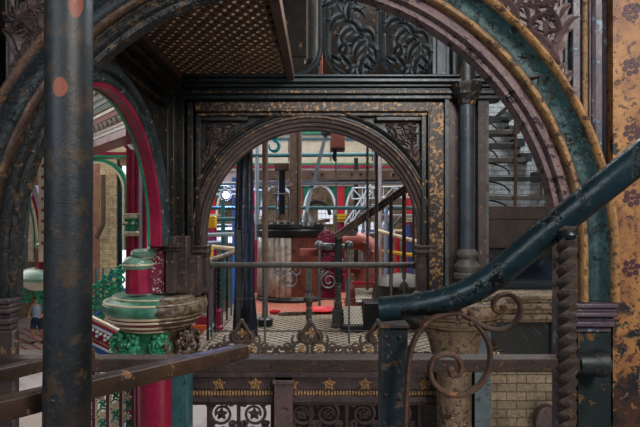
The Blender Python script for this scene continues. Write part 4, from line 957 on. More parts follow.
# steps with chequered treads
def steptex():
    m = N('perforated_tread'); x, y, z = m.sep(); p = .045
    fx = m.math('ABSOLUTE', m.math('SUBTRACT', m.math('FRACT', m.math('DIVIDE', m.math('ADD', x, z), p)), .5)); fz = m.math('ABSOLUTE', m.math('SUBTRACT', m.math('FRACT', m.math('DIVIDE', m.math('SUBTRACT', x, z), p)), .5))
    m.col(m.mix(m.math('LESS_THAN', m.math('MAXIMUM', fx, fz), .28), '#8d8272', '#2c2622')); return m.done(.5, .2)
tm = steptex()
t = thing('engine_steps', P(360, 330, 7.4), 'dark iron steps with perforated grey treads beside the pedestal', 'steps')
for (x0, y0, x1, y1) in ((344, 306, 363, 324), (356, 288, 378, 302)):
    mb = MB(); Y0 = 7.35 if y0 > 300 else 7.9; a = P(x0, y0, Y0 + .3); b = P(x1, y1, Y0)
    xa, xb = P(x0, 0, Y0).x, P(x1, 0, Y0).x; mb.add([(xa, Y0, b.z), (xb, Y0, b.z), (xb, Y0 + .3, a.z), (xa, Y0 + .3, a.z), (xa, Y0, b.z - .03), (xb, Y0, b.z - .03), (xb, Y0 + .3, a.z - .03), (xa, Y0 + .3, a.z - .03)], [(0, 1, 2, 3), (4, 7, 6, 5), (0, 4, 5, 1), (1, 5, 6, 2), (2, 6, 7, 3), (3, 7, 4, 0)]); mb.build('perforated_tread', tm, t, smooth=False)
mb = MB(); pbox(mb, 342, 326, 364, 356, 7.3, 7.6); a = P(364, 0, 7.5); mb.box(a.x, a.x + .6, 7.45, 7.9, 0, P(0, 303, 7.5).z); mb.v = [Vector((v.x, v.y, max(v.z, 0))) for v in mb.v]; mb.build('step_body', M['black'], t, bevel=.006)
# red trays
for (x, y, Y, lab, w) in ((322, 303, 9.0, 'low red tray on the tiles by the crimson valve cover', .3), (275, 302.5, 8.8, 'small red dish on the tiles at the cylinder foot', .1)):
    c0 = P(x, y, Y); mb = MB(); zf = 0.0; mb.lathe((c0.x, Y, zf), [(w * .85, 0.002), (w, .05), (w * .93, .05), (w * .8, .015)], 20); tag(mb.build('red_tray', M['red']), lab, 'tray')
mb = MB(); a = P(300, 305, 8.7); mb.bar(Vector((a.x - .35, 8.6, .03)), Vector((a.x + .25, 8.7, .03)), .05, .05); tag(mb.build('floor_batten', M['stone']), 'pale batten lying on the tiles before the cylinder', 'batten')
# rods on the right of the arch
for (x, y0, y1, Y, r, nm, lab, mt) in [(367.5, 140, 290, 7.4, .022, 'hanging_chain', 'twisted hanging rod, leftmost of the rods right of the salmon pipe', 'dkgrey'), (376.5, 125, 300, 7.2, .026, 'valve_rod', 'thick dark vertical rod, second right of the salmon pipe', 'dkgrey'),
                               (391, 196, 305, 7.3, .026, 'valve_rod', 'dark rod rising to the sloping girder at its right half', 'rustdk'), (404, 192, 279, 7.6, .03, 'valve_rod', 'rusty rod with a flared foot on the dark casting', 'rust'), (413.5, 200, 262, 7.6, .018, 'valve_rod', 'slim rod closest to the right side of the middle arch', 'dkgrey'),
                               (336, 150, 232, 8.1, .012, 'suspension_rod', 'very thin rod hanging below the copper-coloured box', 'steel'), (375, 128, 170, 8.3, .02, 'suspension_rod', 'short pale tube hanging in front of the cream wall panel', 'galv')]:
    if nm == 'hanging_chain':
        a = P(x, y0, Y); b = P(x, y1, Y); mb = MB(); mb.tube([a.lerp(b, i / 60) for i in range(61)], r, 4, twist=.6, up=(1, 0, 0)); tag(mb.build('twisted_rod', M[mt]), lab, 'rod')
    else: cylthing(nm, x, y0, y1, Y, r, M[mt], lab, 'rod', 10)
t = thing('dark_casting', P(400, 290, 8), 'rounded dark grey casting at the foot of the rods on the right', 'casting')
mb = MB(); c0 = P(402, 0, 8.0); mb.lathe((c0.x, 8.0, 0), [(.5, 0.0), (.5, .3), (.46, .38), (.44, .6), (.3, .72), (.1, .76)], 30); mb.build('casting_body', M['dkgrey'], t)
mb = MB(); mb.lathe((P(404, 0, 7.6).x, 7.6, .56), [(.09, 0), (.07, .06), (.03, .12)], 14); mb.build('rod_foot', M['rust'], t)
mb = MB(); pbox(mb, 352, 282, 379, 284.5, 8.1, 8.15); mb.build('red_strip', M['red'], t)
# slanting lattice strut
t = thing('slanting_strut', P(316, 175, 8.3), 'slanting grey strut leaning under the copper-coloured box', 'strut')
mb = MB(); mb.bar(P(326, 134, 8.3), P(312, 188, 8.3), .05, .06); mb.bar(P(312, 186, 8.3), P(304, 224, 8.3), .05, .05); mb.build('strut_bar', M['galv'], t)
mb = MB(); pbox(mb, 321, 128, 331, 134, 8.2, 8.35); mb.build('strut_head', M['black'], t); 
mb = MB(); c0 = P(308, 220, 8.3); mb.lathe((c0.x, c0.y, c0.z - .1), [(.09, 0), (.09, .08), (.06, .12), (.05, .22)], 12); mb.build('strut_foot', M['steel'], t)

# ------------------------------------------------ far arcade
YA = 14.0; sA = YA / F
ent = thing('arcade_entablature', P(320, 165, YA), 'cream and lilac entablature with crimson and green lines across the hall', 'entablature')
mb = MB(); pbox(mb, 150, 134, 470, 163, YA, YA + .3); mb.build('cream_panel', M['cream'], ent)
def strip(y0, y1, d, mat, nm): mb = MB(); pbox(mb, 150, y0, 470, y1, YA - d, YA + .3); mb.build(nm, M[mat], ent)
for (y0, y1, d, mt, nm) in ((116, 129, .05, 'lilac', 'upper_band'), (129, 131, .12, 'crimson', 'upper_line'), (131, 134, .1, 'green', 'upper_line'), (138, 140, .04, 'tealtube', 'panel_line'), (163, 165, .08, 'green', 'line'), (165, 168, .12, 'crimson', 'line'), (168, 171, .06, 'cream', 'line'), (171, 179, .0, 'lilac', 'lower_band'), (179, 183, .16, 'lilac', 'cornice'), (183, 186, .08, 'cream', 'line')): strip(y0, y1, d, mt, nm)
for x in (236, 288, 330, 372): mb = MB(); pbox(mb, x, 140, x + 1.2, 161, YA - .03, YA); mb.build('panel_joint', M['stone'], ent)
mb = MB(lambda p: p); 
acol = []
def arcade(cx, label):
    g = thing('arcade_column', P(cx, 240, YA), label, 'column', None)
    mb = MB(); pbox(mb, cx - 3.5, 186, cx + 3.5, 214, YA - .05, YA + .2); mb.build('crimson_shaft', M['red'], g, bevel=.02)
    for sg in (-1, 1):
        c0 = P(cx + sg * 3.5, 186, YA)
        mb = MB(lambda p, c0=c0, sg=sg: Vector((c0.x + sg * p.x, YA + .05 - p.z, c0.z + p.y)))
        arc = [(.42 * (1 - math.sin(t)) , -.78 * (math.cos(t)) ) for t in [PI / 2 * i / 10 for i in range(11)]]
        # spandrel: fills between the shaft and a quarter arch
        pl = [(0, 0)] + [(0, -.75)] + [(.02 + .36 * (1 - math.cos(t)), -.75 + .75 * math.sin(t)) for t in [PI / 2 * i / 10 for i in range(11)]]
        mb.prism(pl, -.02, .04); mb.build('green_spandrel', M['green'], g)
        mb = MB(lambda p, c0=c0, sg=sg: Vector((c0.x + sg * p.x, YA - .03 - p.z, c0.z + p.y)))
        mb.tube([(.04 + .36 * (1 - math.cos(t)), -.77 + .76 * math.sin(t), 0) for t in [PI / 2 * i / 12 for i in range(13)]], .035, 6); mb.build('white_rib', M['white'], g)
    mb = MB(); pbox(mb, cx - 6, 214, cx + 6, 216, YA - .12, YA + .25); pbox(mb, cx - 5, 216, cx + 5, 219, YA - .1, YA + .25); pbox(mb, cx - 3.5, 219, cx + 3.5, 222, YA - .05, YA + .22); mb.build('capital', M['yellow' if cx == 341 else 'cream'], g)
    mb = MB(); a = P(cx, 222, YA); mb.lathe((a.x, YA + .1, -3), [(.12, 0), (.11, a.z + 3)], 16); mb.build('lower_shaft', M['crimson'], g)
for cx, lab in ((256, 'crimson arcade column behind the sheeted column and brown pole'), (341, 'bright red arcade column with green spandrels in the arch centre'), (299, 'red arcade column partly behind the thick square post'), (410, 'red arcade column at the right side of the middle arch'), (212, 'red arcade column beside the bright lamp at the left')): arcade(cx, lab)
# trusses
def truss(x0, y0, x1, y1, Y, hpx, n, lab):
    g = thing('lattice_truss', P((x0 + x1) / 2, y1, Y), lab, 'truss'); up = Vector((0, 0, hpx / F * Y)); A = P(x0, y0, Y); B = P(x1, y1, Y)
    mb = MB(); mb.tube([A, B], .02, 6); mb.build('bottom_chord', M['whiteblue'], g); mb = MB(); mb.tube([A + up, B + up], .02, 6); mb.build('top_chord', M['whiteblue'], g)
    mb = MB()
    for i in range(n):
        p = A.lerp(B, i / n); q_ = A.lerp(B, (i + 1) / n)
        mb.tube([p, q_ + up] if i % 2 else [p + up, q_], .015, 6); mb.tube([p, p + up], .013, 6)
    mb.build('lattice_bracing', M['whiteblue'], g)
truss(352, 199, 415, 197, 12.5, 11, 6, 'pale blue lattice truss crossing the arch below the timber beam')
truss(205, 190, 262, 190, 12.7, 7, 6, 'short pale lattice truss by the bright lamp')
truss(345, 232, 372, 192, 12.2, 9, 5, 'pale sloping lattice truss behind the sloping girder')
# scaffold tubes
sc = [((205, 208), (420, 208), 11.5, 'tealtube', 'teal horizontal scaffold tube, the lower one across the arch'), ((205, 156), (420, 154), 11, 'tealtube', 'teal horizontal scaffold tube before the cream panels'), ((205, 184), (410, 182), 11.3, 'galv', 'grey horizontal scaffold tube under the timber beam'),
      ((257, 130), (257, 240), 11, 'galv', 'grey upright scaffold tube beside the sheeted column'), ((223, 200), (223, 300), 11, 'tealtube', 'teal upright scaffold tube beneath the bright lamp'), ((205, 219), (236, 219), 10.8, 'tealtube', 'short teal scaffold tube left of the sheeted column, upper'),
      ((205, 235), (236, 234), 10.8, 'galv', 'short grey scaffold tube left of the sheeted column, middle'), ((205, 246), (236, 249), 10.6, 'cream', 'short cream scaffold tube left of the sheeted column, lowest'), ((380, 150), (380, 290), 11.2, 'lilac', 'lilac upright scaffold tube right of the salmon pipe'), ((386, 205), (386, 300), 11.4, 'galv', 'grey upright scaffold tube right of the salmon pipe'),
      ((375, 230), (418, 242), 11, 'cream', 'cream sloping plank behind the rods on the right'), ((372, 250), (420, 256), 11.5, 'yellow', 'yellow sloping rail low behind the rods'), ((372, 216), (420, 216), 11.6, 'lilac', 'lilac horizontal tube behind the rods'), ((397, 235), (397, 285), 12, 'red', 'red upright post behind the rods'), ((389, 225), (389, 290), 12.2, 'blue', 'blue upright post behind the rods'),
      ((408, 225), (412, 290), 12, 'blue', 'blue leaning post at the right of the arch'), ((374, 245), (392, 210), 12, 'whiteblue', 'pale diagonal brace behind the rods'), ((212, 250), (214, 345), 12, 'crimson', 'crimson upright post seen through the side railing')]
for (a, b, Y, mt, lab) in sc:
    mb = MB(); mb.tube([P(a[0], a[1], Y), P(b[0], b[1], Y)], .045 if Y < 11.9 else .06, 8); tag(mb.build('scaffold_tube', M[mt]), lab, 'scaffold tube')
for (x0, y0, x1, y1, lab) in ((208, 216, 215, 228, 'yellow box on the scaffold at the arch left side, upper'), (208, 246, 211.5, 262, 'yellow box on the scaffold at the arch left side, lower')):
    mb = MB(); pbox(mb, x0, y0, x1, y1, 10.2, 10.4); t = mb.build('yellow_box', M['yellow'], bevel=.01); tag(t, lab, 'box')
rc = random.Random(11)
for i in range(34):
    Y = rc.uniform(12.4, 19); kx = rc.random()
    xa = rc.choice([rc.uniform(206, 235), rc.uniform(300, 418), rc.uniform(355, 418)]); ya = rc.uniform(188, 280)
    if kx < .45: a, b = (xa, ya - 30), (xa, ya + 25)
    elif kx < .8: a, b = (xa - 16, ya), (xa + 16, ya + rc.uniform(-2, 2))
    else: a, b = (xa - 10, ya + 12), (xa + 10, ya - 12)
    if kx < .45: b = (xa, HY + 4.55 * F / Y)
    mt = rc.choice(['galv', 'steel', 'tealtube', 'black', 'dkgrey', 'whiteblue', 'blue', 'lilac', 'cream'])
    mb = MB(); mb.tube([P(a[0], a[1], Y), P(b[0], b[1], Y)], rc.uniform(.03, .055), 7); tag(mb.build('scaffold_tube', M[mt]), 'slim scaffold tube among the distant bracing beyond the middle arch', 'scaffold tube', 'distant scaffold tubes beyond the arch')
# lamp
t = thing('work_lamp', P(226, 195, 12), 'bright bluish-white work lamp at the left of the arch', 'lamp')
mb = MB(); mb.ball(P(226, 195, 11.9), .075, 14); mb.build('bulb', emit('lamp_glow', '#e8f0ff', 30), t)
mb = MB(); c0 = P(226, 195, 12.1); mb.lathe((0, 0, 0), [(.05, -.1), (.12, -.06), (.15, .1), (.14, .1), (.11, -.04)], 16); mb.v = [Vector((c0.x + v.x, c0.y - v.z, c0.z + v.y)) for v in mb.v]; mb.build('housing', M['dkgrey'], t)
L = bpy.data.lights.new('work_lamp_light', 'POINT'); L.energy = 130; L.color = (.25, .4, 1); L.shadow_soft_size = .1; lo = bpy.data.objects.new('work_lamp_light', L); C.objects.link(lo); lo.location = P(226, 195, 11.6)
# ornate iron screen near the lamp
scn = thing('iron_screen', P(222, 215, 15), 'pale ornate scrolled iron screen behind the bright lamp', 'screen')
mb = MB(lambda p: Vector((p.x, 15 - p.z, p.y)))
for i in range(7):
    for j in range(3):
        c0 = P(203 + i * 6.5, 200 + j * 7, 15); spiral(mb, (c0.x, c0.z), .09, i, 1.2, .018, 1 if (i + j) % 2 else -1, .6, False, 12)
mb.build('scrollwork', M['stone'], scn)
mb = MB(); pbox(mb, 200, 195, 245, 197, 14.95, 15.05); pbox(mb, 200, 217, 245, 219, 14.95, 15.05); mb.build('frame', M['white'], scn)
# windows in the back wall
def win(n, x0, y0, x1, y1, e=3.0, Y=25.9):
    mb = MB(); pbox(mb, x0, y0, x1, y1, Y, Y + .05); o = struct(mb.build('window_%d' % n, emit('daylight_glass_%d' % n, '#dfe6f0', e)))
    mb = MB()
    for i in range(5): xx = x0 + (x1 - x0) * i / 4; pbox(mb, xx - .25, y0, xx + .25, y1, Y - .06, Y)
    for j in range(4): yy = y0 + (y1 - y0) * j / 3; pbox(mb, x0, yy - .25, x1, yy + .25, Y - .06, Y)
    f = mb.build('glazing_bars', M['white']); f.parent = o
win(2, 212, 224, 236, 243, 1.0); win(3, 318, 208, 333, 224, .5); win(4, 358, 222, 374, 234, .45)
# clutter wall behind on right: dark arch in brick
mb = MB(front(*pf(317, 215, 20), 20)); mb.arch(.5, [(-.08, -.05), (-.08, .05), (.06, .05), (.06, -.05)], n=24); tag(mb.build('wheel_rim', M['black']), 'black curved wheel rim glimpsed behind the slanting strut', 'wheel')

# ground-level barrier
t = thing('safety_barrier', P(204, 345, 16), 'orange, white and blue plastic barrier on the lower floor', 'barrier')
k = 0
for i in range(6):
    mb = MB(); x = 192 + i * 4; pbox(mb, x, 330, x + 4, 351, 17, 17.1); mb.build('barrier_panel', M[('orange', 'white', 'blue')[i % 3] if 0 else ('white' if i % 2 else 'orange')], t)
mb = MB(); pbox(mb, 191, 326, 217, 330, 16.95, 17.15); pbox(mb, 191, 338, 217, 340.5, 16.95, 17.15); mb.build('barrier_rail', M['orange'], t)
mb = MB()
for x in (199, 208): pbox(mb, x, 342, x + 3, 351, 16.94, 17)
mb.build('blue_foot', M['blue'], t)
mb = MB(); pbox(mb, 195, 317, 214, 325, 18, 18.3); tag(mb.build('crimson_bench', M['crimson'], bevel=.02), 'crimson block on the lower floor behind the plastic barrier', 'bench')

# ================================================================== LEFT VIEW THROUGH THE SIDE ARCH
# frontal restored arches
def restored_arch(cx, cy_, r, Y, label, bands, leg, cols=True, legl=None):
    g = thing('restored_arch', P(cx, cy_, Y), label, 'arch'); k = Y / F; T = front(*pf(cx, cy_, Y), Y)
    rr = r
    for (w, mt, nm, dep) in bands:
        mb = MB(T); mb.arch(rr * k, [(0, -.12), (0, dep), (w * k, dep), (w * k, -.12)], leg=leg * k, n=40); mb.build(nm, M[mt], g); rr += w
    return g
restored_arch(102, 172, 33.5, 8.0, 'crimson and cream restored arch seen beyond the side arch', [(3.5, 'crimson', 'crimson_band', .0), (2, 'white', 'cream_band', .03), (3, 'lilac', 'lilac_band', .01), (2, 'green', 'green_band', .03)], 60)
restored_arch(96, 190, 26.5, 11.0, 'green and cream restored arch farther back over the brick window', [(1.8, 'cream', 'cream_band', .02), (3.5, 'green', 'green_band', .0)], 60)
w = thing('painted_spandrel_wall', P(110, 170, 11), 'crimson lintel and cream panel filling the farther arch', 'wall panel')
mb = MB(); pbox(mb, 60, 143, 140, 152, 11.1, 11.3); mb.build('cream_panel', M['cream'], w); mb = MB(); pbox(mb, 60, 152, 140, 155, 11.0, 11.3); mb.build('crimson_line', M['crimson'], w)
mb = MB(); pbox(mb, 60, 155, 140, 157.5, 10.98, 11.3); mb.build('green_line', M['green'], w); mb = MB(); pbox(mb, 60, 128, 134, 143, 11.15, 11.3); mb.build('stone_panel', M['cream'], w)
mb = MB(); pbox(mb, 120, 157.5, 128, 165, 11.02, 11.2); mb.build('corner_panel', M['gold'], w)
# crimson column with a small capital
t = thing('restored_column', P(132, 285, 7.6), 'tall crimson clustered column with a small green and cream capital', 'column')
for x, r in ((128.5, .035), (133, .05), (137.5, .035)):
    a = P(x, 0, 7.6); mb = MB(); mb.tube([(a.x, 7.6, -3), (a.x, 7.6, P(0, 150, 7.6).z)], r, 14); mb.build('shaft', M['crimson'], t)
for x, mt in ((141, 'lilac'), (145, 'crimson')):
    a = P(x, 0, 7.5); mb = MB(); mb.tube([(a.x, 7.5, .8), (a.x, 7.5, P(0, 165, 7.5).z)], .03, 12); mb.build('shaft', M[mt], t)
c0 = P(132, 0, 7.55); zz_ = lambda y: P(0, y, 7.55).z
mb = MB(); mb.lathe((c0.x, 7.55, 0), [(.08, zz_(236)), (.1, zz_(234)), (.1, zz_(232.5)), (.085, zz_(231))], 20); mb.lathe((c0.x, 7.55, 0), [(.1, zz_(219)), (.125, zz_(217.5)), (.125, zz_(214)), (.1, zz_(213.5))], 20); mb.build('cream_ring', M['cream'], t)
mb = MB(); mb.lathe((c0.x, 7.55, 0), [(.085, zz_(232)), (.09, zz_(225)), (.115, zz_(219))], 20)
for k in range(9): a = PI + PI * k / 8; mb.ball((c0.x + math.cos(a) * .105, 7.55 + math.sin(a) * .105, zz_(224)), .03, 6)
mb.build('green_bell', M['green'], t)
mb = MB(); mb.ball((c0.x - .04, 7.43, zz_(223)), .028, 6); mb.ball((c0.x + .05, 7.43, zz_(223)), .028, 6); mb.build('cream_flower', M['cream'], t)
# oblique striped entablature above
t = thing('striped_entablature', P(105, 110, 7.7), 'slanting entablature of green, cream, orange and white painted stripes', 'entablature')
# runs from near right to far left
A0 = Vector((-2.35, 6.7, 0)); B0 = Vector((-5.0, 9.9, 0))
zs = 1.6 + EYE
M['vermilion'] = plain('vermilion_paint', '#8f2a12', .6); M['deepgreen'] = plain('deep_green_paint', '#0d4433', .6); M['offwhite'] = plain('off_white_paint', '#a8a6a0', .7)
hs = [('crimson', -.3, .1), ('cream', -.2, .05), ('crimson', -.15, .03), ('offwhite', -.12, .13), ('vermilion', .01, .08), ('cream', .09, .04), ('vermilion', .13, .03), ('deepgreen', .16, .09), ('offwhite', .25, .04), ('deepgreen', .29, .06), ('offwhite', .35, .09), ('crimson', .44, .22), ('lilac', .66, .4)]
for j, (mt, z0, h) in enumerate(hs):
    mb = MB(); zz0 = EYE + 1.42 + z0 - .02; mb.bar(A0 + Vector((0, 0, zz0 + h / 2)), B0 + Vector((0, 0, zz0 + h / 2)), .3 + .02 * (j % 3), h); mb.build('painted_stripe', M[mt], t)
d = (B0 - A0).normalized(); nrm = Vector((d.y, -d.x, 0)); nrm = nrm if nrm.y < 0 else -nrm
for i in range(22):
    mb = MB(); p = A0 + d * (i * .19 + .1) + nrm * .17; p.z = EYE + 1.42 - .075
    for q_ in ((0, 0), (.03, .03), (-.03, -.03), (.02, -.03)): mb.ball(p + d * q_[0] + Vector((0, 0, q_[1])), .016, 6)
    mb.build('gold_flower', M['gold'], t)
mb = MB(); 
# pierced white roundels over the stripes
for i in range(5):
    p = A0 + d * (.7 + i * .55) + nrm * .2; p.z = EYE + 1.42 + .62
    mb.tube([p + d * (math.cos(a) * .14) + Vector((0, 0, math.sin(a) * .2)) for a in [2 * PI * j / 20 for j in range(20)]], .025, 6, closed=True)
mb.build('white_roundel', M['white'], t)
# brick buttresses, dark recesses seen through the farther arch
mb = MB(); pbox(mb, 60, 157, 104, 330, 15.4, 15.8); struct(mb.build('wall_left_far', weather('red_brown_brickwork', '#6a4638', '#7d5a44', '#4a342a', sc3=14, t3=.58, rough=.8), smooth=False))
mb = MB(); pbox(mb, 100, 157, 116, 330, 15.2, 15.6); o = struct(mb.build('wall_buttress', brick('cream_brick', 'xz', '#b09c74', '#97835f', '#7a6a50', .22, .075, dt=.62), smooth=False))
mb = MB(); pbox(mb, 116, 157, 123, 330, 15.3, 15.5); struct(mb.build('trim_9', M['bluerail'], smooth=False)); mb = MB(); pbox(mb, 122.3, 160, 126, 330, 15.0, 15.2); struct(mb.build('window_7', emit('daylight_slit', '#cfd8dc', .9), smooth=False)); mb = MB(); pbox(mb, 126, 160, 150, 330, 15.0, 15.3); struct(mb.build('trim_10', M['cream'], smooth=False))
mb = MB(); mb.tube(smooth([P(96, 238, 15), P(100, 230, 15), P(103, 220, 15), P(103, 175, 15)], 4), .07, 8); tag(mb.build('drain_pipe', M['rust']), 'rusty bent drain pipe on the red-brown wall', 'pipe')
# far-left restored arch, dotted pilaster, pale capital column
g = restored_arch(-94, 240, 126, 9.0, 'restored arch with cream, green and crimson rims behind the left pier', [(2, 'cream', 'cream_rim', .02), (2.2, 'green', 'green_rim', .0), (2, 'cream', 'cream_rim', .02), (2.5, 'crimson', 'crimson_rim', .0), (5, 'lilac', 'lilac_face', -.02)], 20)
t = thing('dotted_pilaster', P(43, 250, 8.6), 'white pilaster dotted with dark studs beside the standing pipe', 'pilaster')
mb = MB(); pbox(mb, 38.5, 95, 50, 262, 8.6, 8.8); mb.build('white_face', M['cream'], t); mb = MB(); 
for i in range(9): mb.ball(P(43, 155 + i * 11, 8.6), .035, 6)
mb.build('stud', M['crimson'], t)
mb = MB(); pbox(mb, 28, 150, 38, 185, 8.9, 9.0); mb.build('gilt_panel', M['gold'], t)
t = thing('restored_column', P(42, 300, 9.0), 'distant capital with green carved leaves behind the standing pipe', 'column')
c0 = P(53, 0, 9.0); z9 = lambda y: P(0, y, 9.0).z; k = 9.0 / F
mb = MB(); mb.lathe((c0.x, 9, 0), [(.27, z9(268)), (.27, z9(248))], 8, PI / 8, 2 * PI + PI / 8); mb.build('crimson_block', M['crimson'], t)
mb = MB(); mb.lathe((c0.x, 9, 0), [(.24, z9(249)), (.28, z9(247)), (.28, z9(244)), (.2, z9(241)), (.16, z9(236))], 20); mb.lathe((c0.x, 9, 0), [(31 * k, z9(279)), (33 * k, z9(276)), (30 * k, z9(272)), (24 * k, z9(268))], 20); mb.build('green_moulding', M['greenpale'], t)
mb = MB(); mb.lathe((c0.x, 9, 0), [(22 * k, z9(288)), (27 * k, z9(284)), (30 * k, z9(279))], 20); mb.build('cream_moulding', M['cream'], t)
mb = MB(); mb.lathe((c0.x, 9, 0), [(9 * k, z9(312)), (18 * k, z9(288))], 16); rnd_ = random.Random(3)
for kx in (-17, -4, 8):
    for j in range(12): mb.ball(P(44 + kx + rnd_.uniform(-4.5, 4.5), 295 + rnd_.uniform(-8, 8), 8.7 + abs(kx + 1) * .01), .045, 7)
mb.build('carved_leaf', M['green'], t)
mb = MB(); mb.lathe((c0.x, 9, -3), [(.14, 0), (.13, 3 + z9(308))], 16); mb.build('shaft', M['crimson'], t)
# brick wall behind the left limb with curved gutter
mb = MB(); pbox(mb, -40, 120, 50, 262, 16, 16.3); struct(mb.build('wall_far_left', brick('grey_red_brick', 'xz', '#8d7768', '#6c5548', '#54463e', .24, .08), smooth=False))
# small iron column standing bases, stair balustrade behind the capital
t = thing('stair_balustrade', P(108, 300, 12), 'green scrolled stair balustrade with blue rail left of the crimson capital', 'balustrade')
mb = MB(); mb.tube([P(88, 322, 12), P(128, 288, 12)], .045, 8); mb.tube([P(88, 290, 12.2), P(128, 268, 12.2)], .03, 8); mb.build('hand_rail', M['blue'], t)
mb = MB(lambda p: Vector((p.x, 12 - p.z, p.y)))
for i in range(5):
    for j in range(4):
        c0 = P(93 + i * 7, 322 - i * 5 - j * 11, 12); spiral(mb, (c0.x, c0.z), .11, i, 1.3, .03, 1 if (i + j) % 2 else -1, .6, True, 12)
        mb.leaf(curl((c0.x, c0.z), j, .2, 2, 8), .05, .03)
mb.build('scrollwork', M['green'], t)
for x in (96, 103, 111, 119): mb = MB(); mb.tube([P(x, 335 - (x - 96) * .5, 12), P(x, 268, 12)], .022, 8); mb.build('baluster', M['tealtube'], t)
t = thing('stair_string', P(110, 340, 9), 'sloping striped stair string in red, cream, blue and white', 'stair string')
for j, (mt, off, h) in enumerate([('cream', 0, 2.5), ('red', 2.5, 2), ('blue', 4.5, 2), ('white', 6.5, 2.5), ('crimson', 9, 11), ('gold', 20, 1.5), ('crimson', 21.5, 3), ('white', 24.5, 2), ('blue', 26.5, 6)]):
    mb = MB(); p = P(85, 313 + off + h / 2, 9); q_ = P(140, 340 + off + h / 2, 9); mb.bar(p, q_, .1 + .01 * (j % 2), h / F * 9 * 1.12); mb.build('painted_stripe', M[mt], t)
mb = MB(); 
for i in range(7):
    c0 = P(90 + i * 8, 330 + i * 4, 8.93)
    for a in (0, 2.1, 4.2): mb.ball(c0 + Vector((math.cos(a) * .04, 0, math.sin(a) * .04)), .033, 6)
mb.build('white_flower', M['white'], t)
# green and white lattice railing at the bottom left
t = thing('painted_balustrade', P(115, 400, 7), 'green, white and plum floral balustrade below the brown handrail', 'balustrade')
mb = MB()
for x in (94, 108, 121, 133.5): pbox(mb, x - 2.0, 360, x + .5, 470, 7.0, 7.06)
mb.build('plum_bar', plain('plum_bar_paint', '#5c1f38', .4), t)
mb = MB()
for x in (96, 110, 123): pbox(mb, x - 1, 360, x + .6, 470, 7.01, 7.05)
mb.build('cream_bar', M['cream'], t)
mb = MB(lambda p: Vector((p.x, 7.03 - p.z, p.y)))
for i, x in enumerate((88, 102, 115, 128)):
    for j in range(6):
        c0 = P(x, 368 + j * 19 + (i % 2) * 9, 7); mw = MB(lambda p: Vector((p.x, 6.98 - p.z, p.y))); rosette(mw, (c0.x, c0.z), .062, 0, 5, .4 * i); mw.build('white_flower', M['cream'], t)
        c1_ = P(x, 377 + j * 19 + (i % 2) * 9, 7)
        for a in (0, 1.57, 3.14, 4.71): mb.leaf(curl((c1_.x, c1_.z), a + .5, .085, 2.2, 7), .02, .02)
        spiral(mb, (c0.x, c0.z), .078, 1, 1.0, .013, 1, .1, False, 14)
mb.build('green_scrollwork', M['green'], t)
# paved ledge low on the left
mb = MB(); mb.box(-6.5, -4.5, 10, 13, -3.0, -2.4); tag(mb.build('stone_plinth', M['coping'], bevel=.03), 'pale grey plinth on the lower floor at the far left', 'plinth')

# person on the lower floor
YPn = 19.5
t = thing('person', P(37, 340, YPn), 'person in patterned top and navy shorts walking on the lower floor', 'person')
base = P(37, 340, YPn); bz = -3.0
def J(dx, dy, z): return Vector((base.x + dx, YPn + dy, bz + z))
def skin_mesh(verts, edges, radii, name, mat, parent):
    me = bpy.data.meshes.new(name); off = root_loc(parent); me.from_pydata([tuple(v - off) for v in verts], edges, []); o = bpy.data.objects.new(name, me); C.objects.link(o); o.parent = parent
    sk = o.modifiers.new('skin', 'SKIN'); o.modifiers.new('sub', 'SUBSURF').levels = 2; o.modifiers['sub'].render_levels = 2
    if not me.skin_vertices: 
        bpy.context.view_layer.objects.active = o
    for i, r in enumerate(radii): me.skin_vertices[0].data[i].radius = (r, r) if not isinstance(r, tuple) else r
    me.skin_vertices[0].data[0].use_root = True
    me.materials.append(mat); return o
V_ = [J(0, 0, .92), J(0, 0, 1.1), J(0, 0, 1.32), J(0, 0, 1.45), J(0, -.02, 1.52), J(0, -.03, 1.62), J(0, -.02, 1.7),
      J(-.1, 0, .86), J(-.11, -.1, .5), J(-.12, .02, .1), J(-.12, -.14, .04), J(.1, 0, .86), J(.12, .08, .5), J(.13, .2, .12), J(.13, .06, .04),
      J(-.19, 0, 1.4), J(-.27, 0, 1.14), J(-.2, -.2, 1.0), J(-.17, -.28, .98), J(.19, 0, 1.4), J(.27, .02, 1.14), J(.22, -.18, 1.0), J(.19, -.26, .99)]
E_ = [(0, 1), (1, 2), (2, 3), (3, 4), (4, 5), (5, 6), (0, 7), (7, 8), (8, 9), (9, 10), (0, 11), (11, 12), (12, 13), (13, 14), (3, 15), (15, 16), (16, 17), (17, 18), (3, 19), (19, 20), (20, 21), (21, 22)]
R_ = [.13, .115, .14, .1, .05, .09, .07, .085, .06, .038, .035, .085, .06, .038, .035, .055, .042, .034, .03, .055, .042, .034, .03]
body = skin_mesh(V_, E_, R_, 'body', M['skin'], t)
mb = MB(); mb.lathe((base.x, YPn, bz), [(.17, .95), (.155, 1.1), (.18, 1.3), (.15, 1.42), (.07, 1.48)], 16); mb.build('shirt', M['shirt'], t)
mb = MB(); mb.lathe((base.x, YPn, bz), [(.16, .8), (.18, .9), (.17, 1.0)], 16); mb.tube([J(-.1, 0, .88), J(-.11, -.08, .55)], [.115, .1], 12); mb.tube([J(.1, 0, .88), J(.12, .06, .55)], [.115, .1], 12); mb.build('shorts', M['navycloth'], t)
mb = MB(); mb.ball(J(0, .01, 1.68), .105, 14); mb.build('hair', M['hair'], t)
for dx, dy in ((-.12, -.06), (.13, .14)): mb = MB(); mb.ball(J(dx, dy, .05), .1, 10, (.5, 1.2, .5)); mb.build('shoe', M['black'], t)

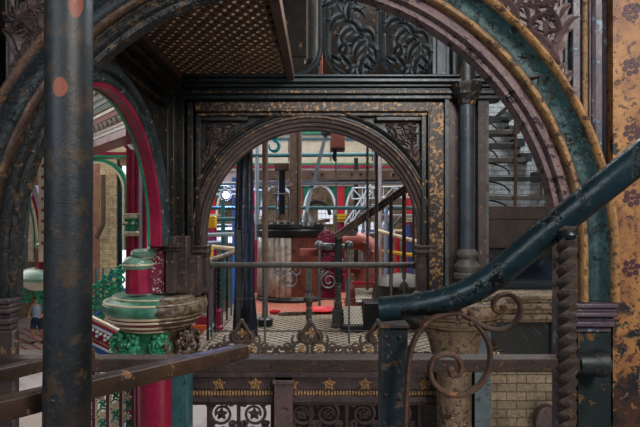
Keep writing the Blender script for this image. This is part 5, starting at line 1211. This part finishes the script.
# ================================================================== CAMERA AND LIGHT
cam = bpy.data.cameras.new('camera'); co = bpy.data.objects.new('camera', cam); C.objects.link(co)
co.location = (0, 0, EYE); co.rotation_euler = (PI / 2, 0, 0); cam.sensor_width = 36; cam.lens = 36 * F / 640; cam.shift_y = (HY - 213.5) / 640; cam.clip_start = .02; cam.clip_end = 200
bpy.context.scene.camera = co
def area(name, loc, target, size, e, col=(1, 1, 1), sy=None):
    L = bpy.data.lights.new(name, 'AREA'); L.energy = e; L.color = col; L.size = size
    if sy: L.shape = 'RECTANGLE'; L.size_y = sy
    o = bpy.data.objects.new(name, L); C.objects.link(o); o.location = loc
    o.rotation_euler = (Vector(target) - Vector(loc)).to_track_quat('-Z', 'Y').to_euler(); return o
area('skylight', (0, 14, 8.5), (0, 14, 0), 12, 1300, (1, .98, .96))
area('hall_window_left', (-9, 12, 5), (-4, 12, -1), 7, 520, (1, .97, .93))
area('hall_light_front_left', (-3.5, 4.5, 4.2), (-2.6, 8, .6), 2.5, 14, (1, .98, .95))
area('landing_key', (2.2, -1.6, 4.0), (0.4, 3.0, 1.3), 1.3, 260, (1, .95, .9))  # added key light behind the camera for the near ironwork, not a known window
area('landing_fill_left', (-2.0, -1.2, 2.6), (-.9, 3.0, 1.4), 1.0, 42, (.85, .93, 1))  # added unseen fill from the left behind the camera, no window there
area('stair_fill', (3.6, 7.2, 5.2), (3.0, 8.6, 1.9), 1.0, 190, (.88, .94, 1))  # added light to brighten the stair brick, not an actual window
area('lower_fill', (2.5, 3.0, -1.0), (1.8, 6.2, -.3), 1.6, 40, (1, .92, .8))  # added low fill for the lattice and brick below, no real opening
area('engine_fill', (0.6, 9.8, 5.4), (.1, 9.2, .5), 2, 170, (1, .97, .94))  # added unseen light over the engine to brighten the cylinder
area('side_arch_fill', (1.3, 3.4, 3.9), (-1.6, 4.6, 1.7), 1.0, 110, (.9, .96, 1))  # added out of frame to lift the dark side arch ring
area('well_fill', (.7, 4.2, 4.8), (.2, 5.9, 1.5), 1.0, 45, (.9, .95, 1))  # added fill above the open well, stands for no fitting
w = bpy.data.worlds.new('world'); bpy.context.scene.world = w; w.use_nodes = True
w.node_tree.nodes['Background'].inputs[0].default_value = (.62, .7, .8, 1); w.node_tree.nodes['Background'].inputs[1].default_value = .16
vs_ = bpy.context.scene.view_settings; vs_.view_transform = 'Standard'; vs_.look = 'None'; vs_.gamma = 1; vs_.exposure = .12; vs_.use_curve_mapping = False
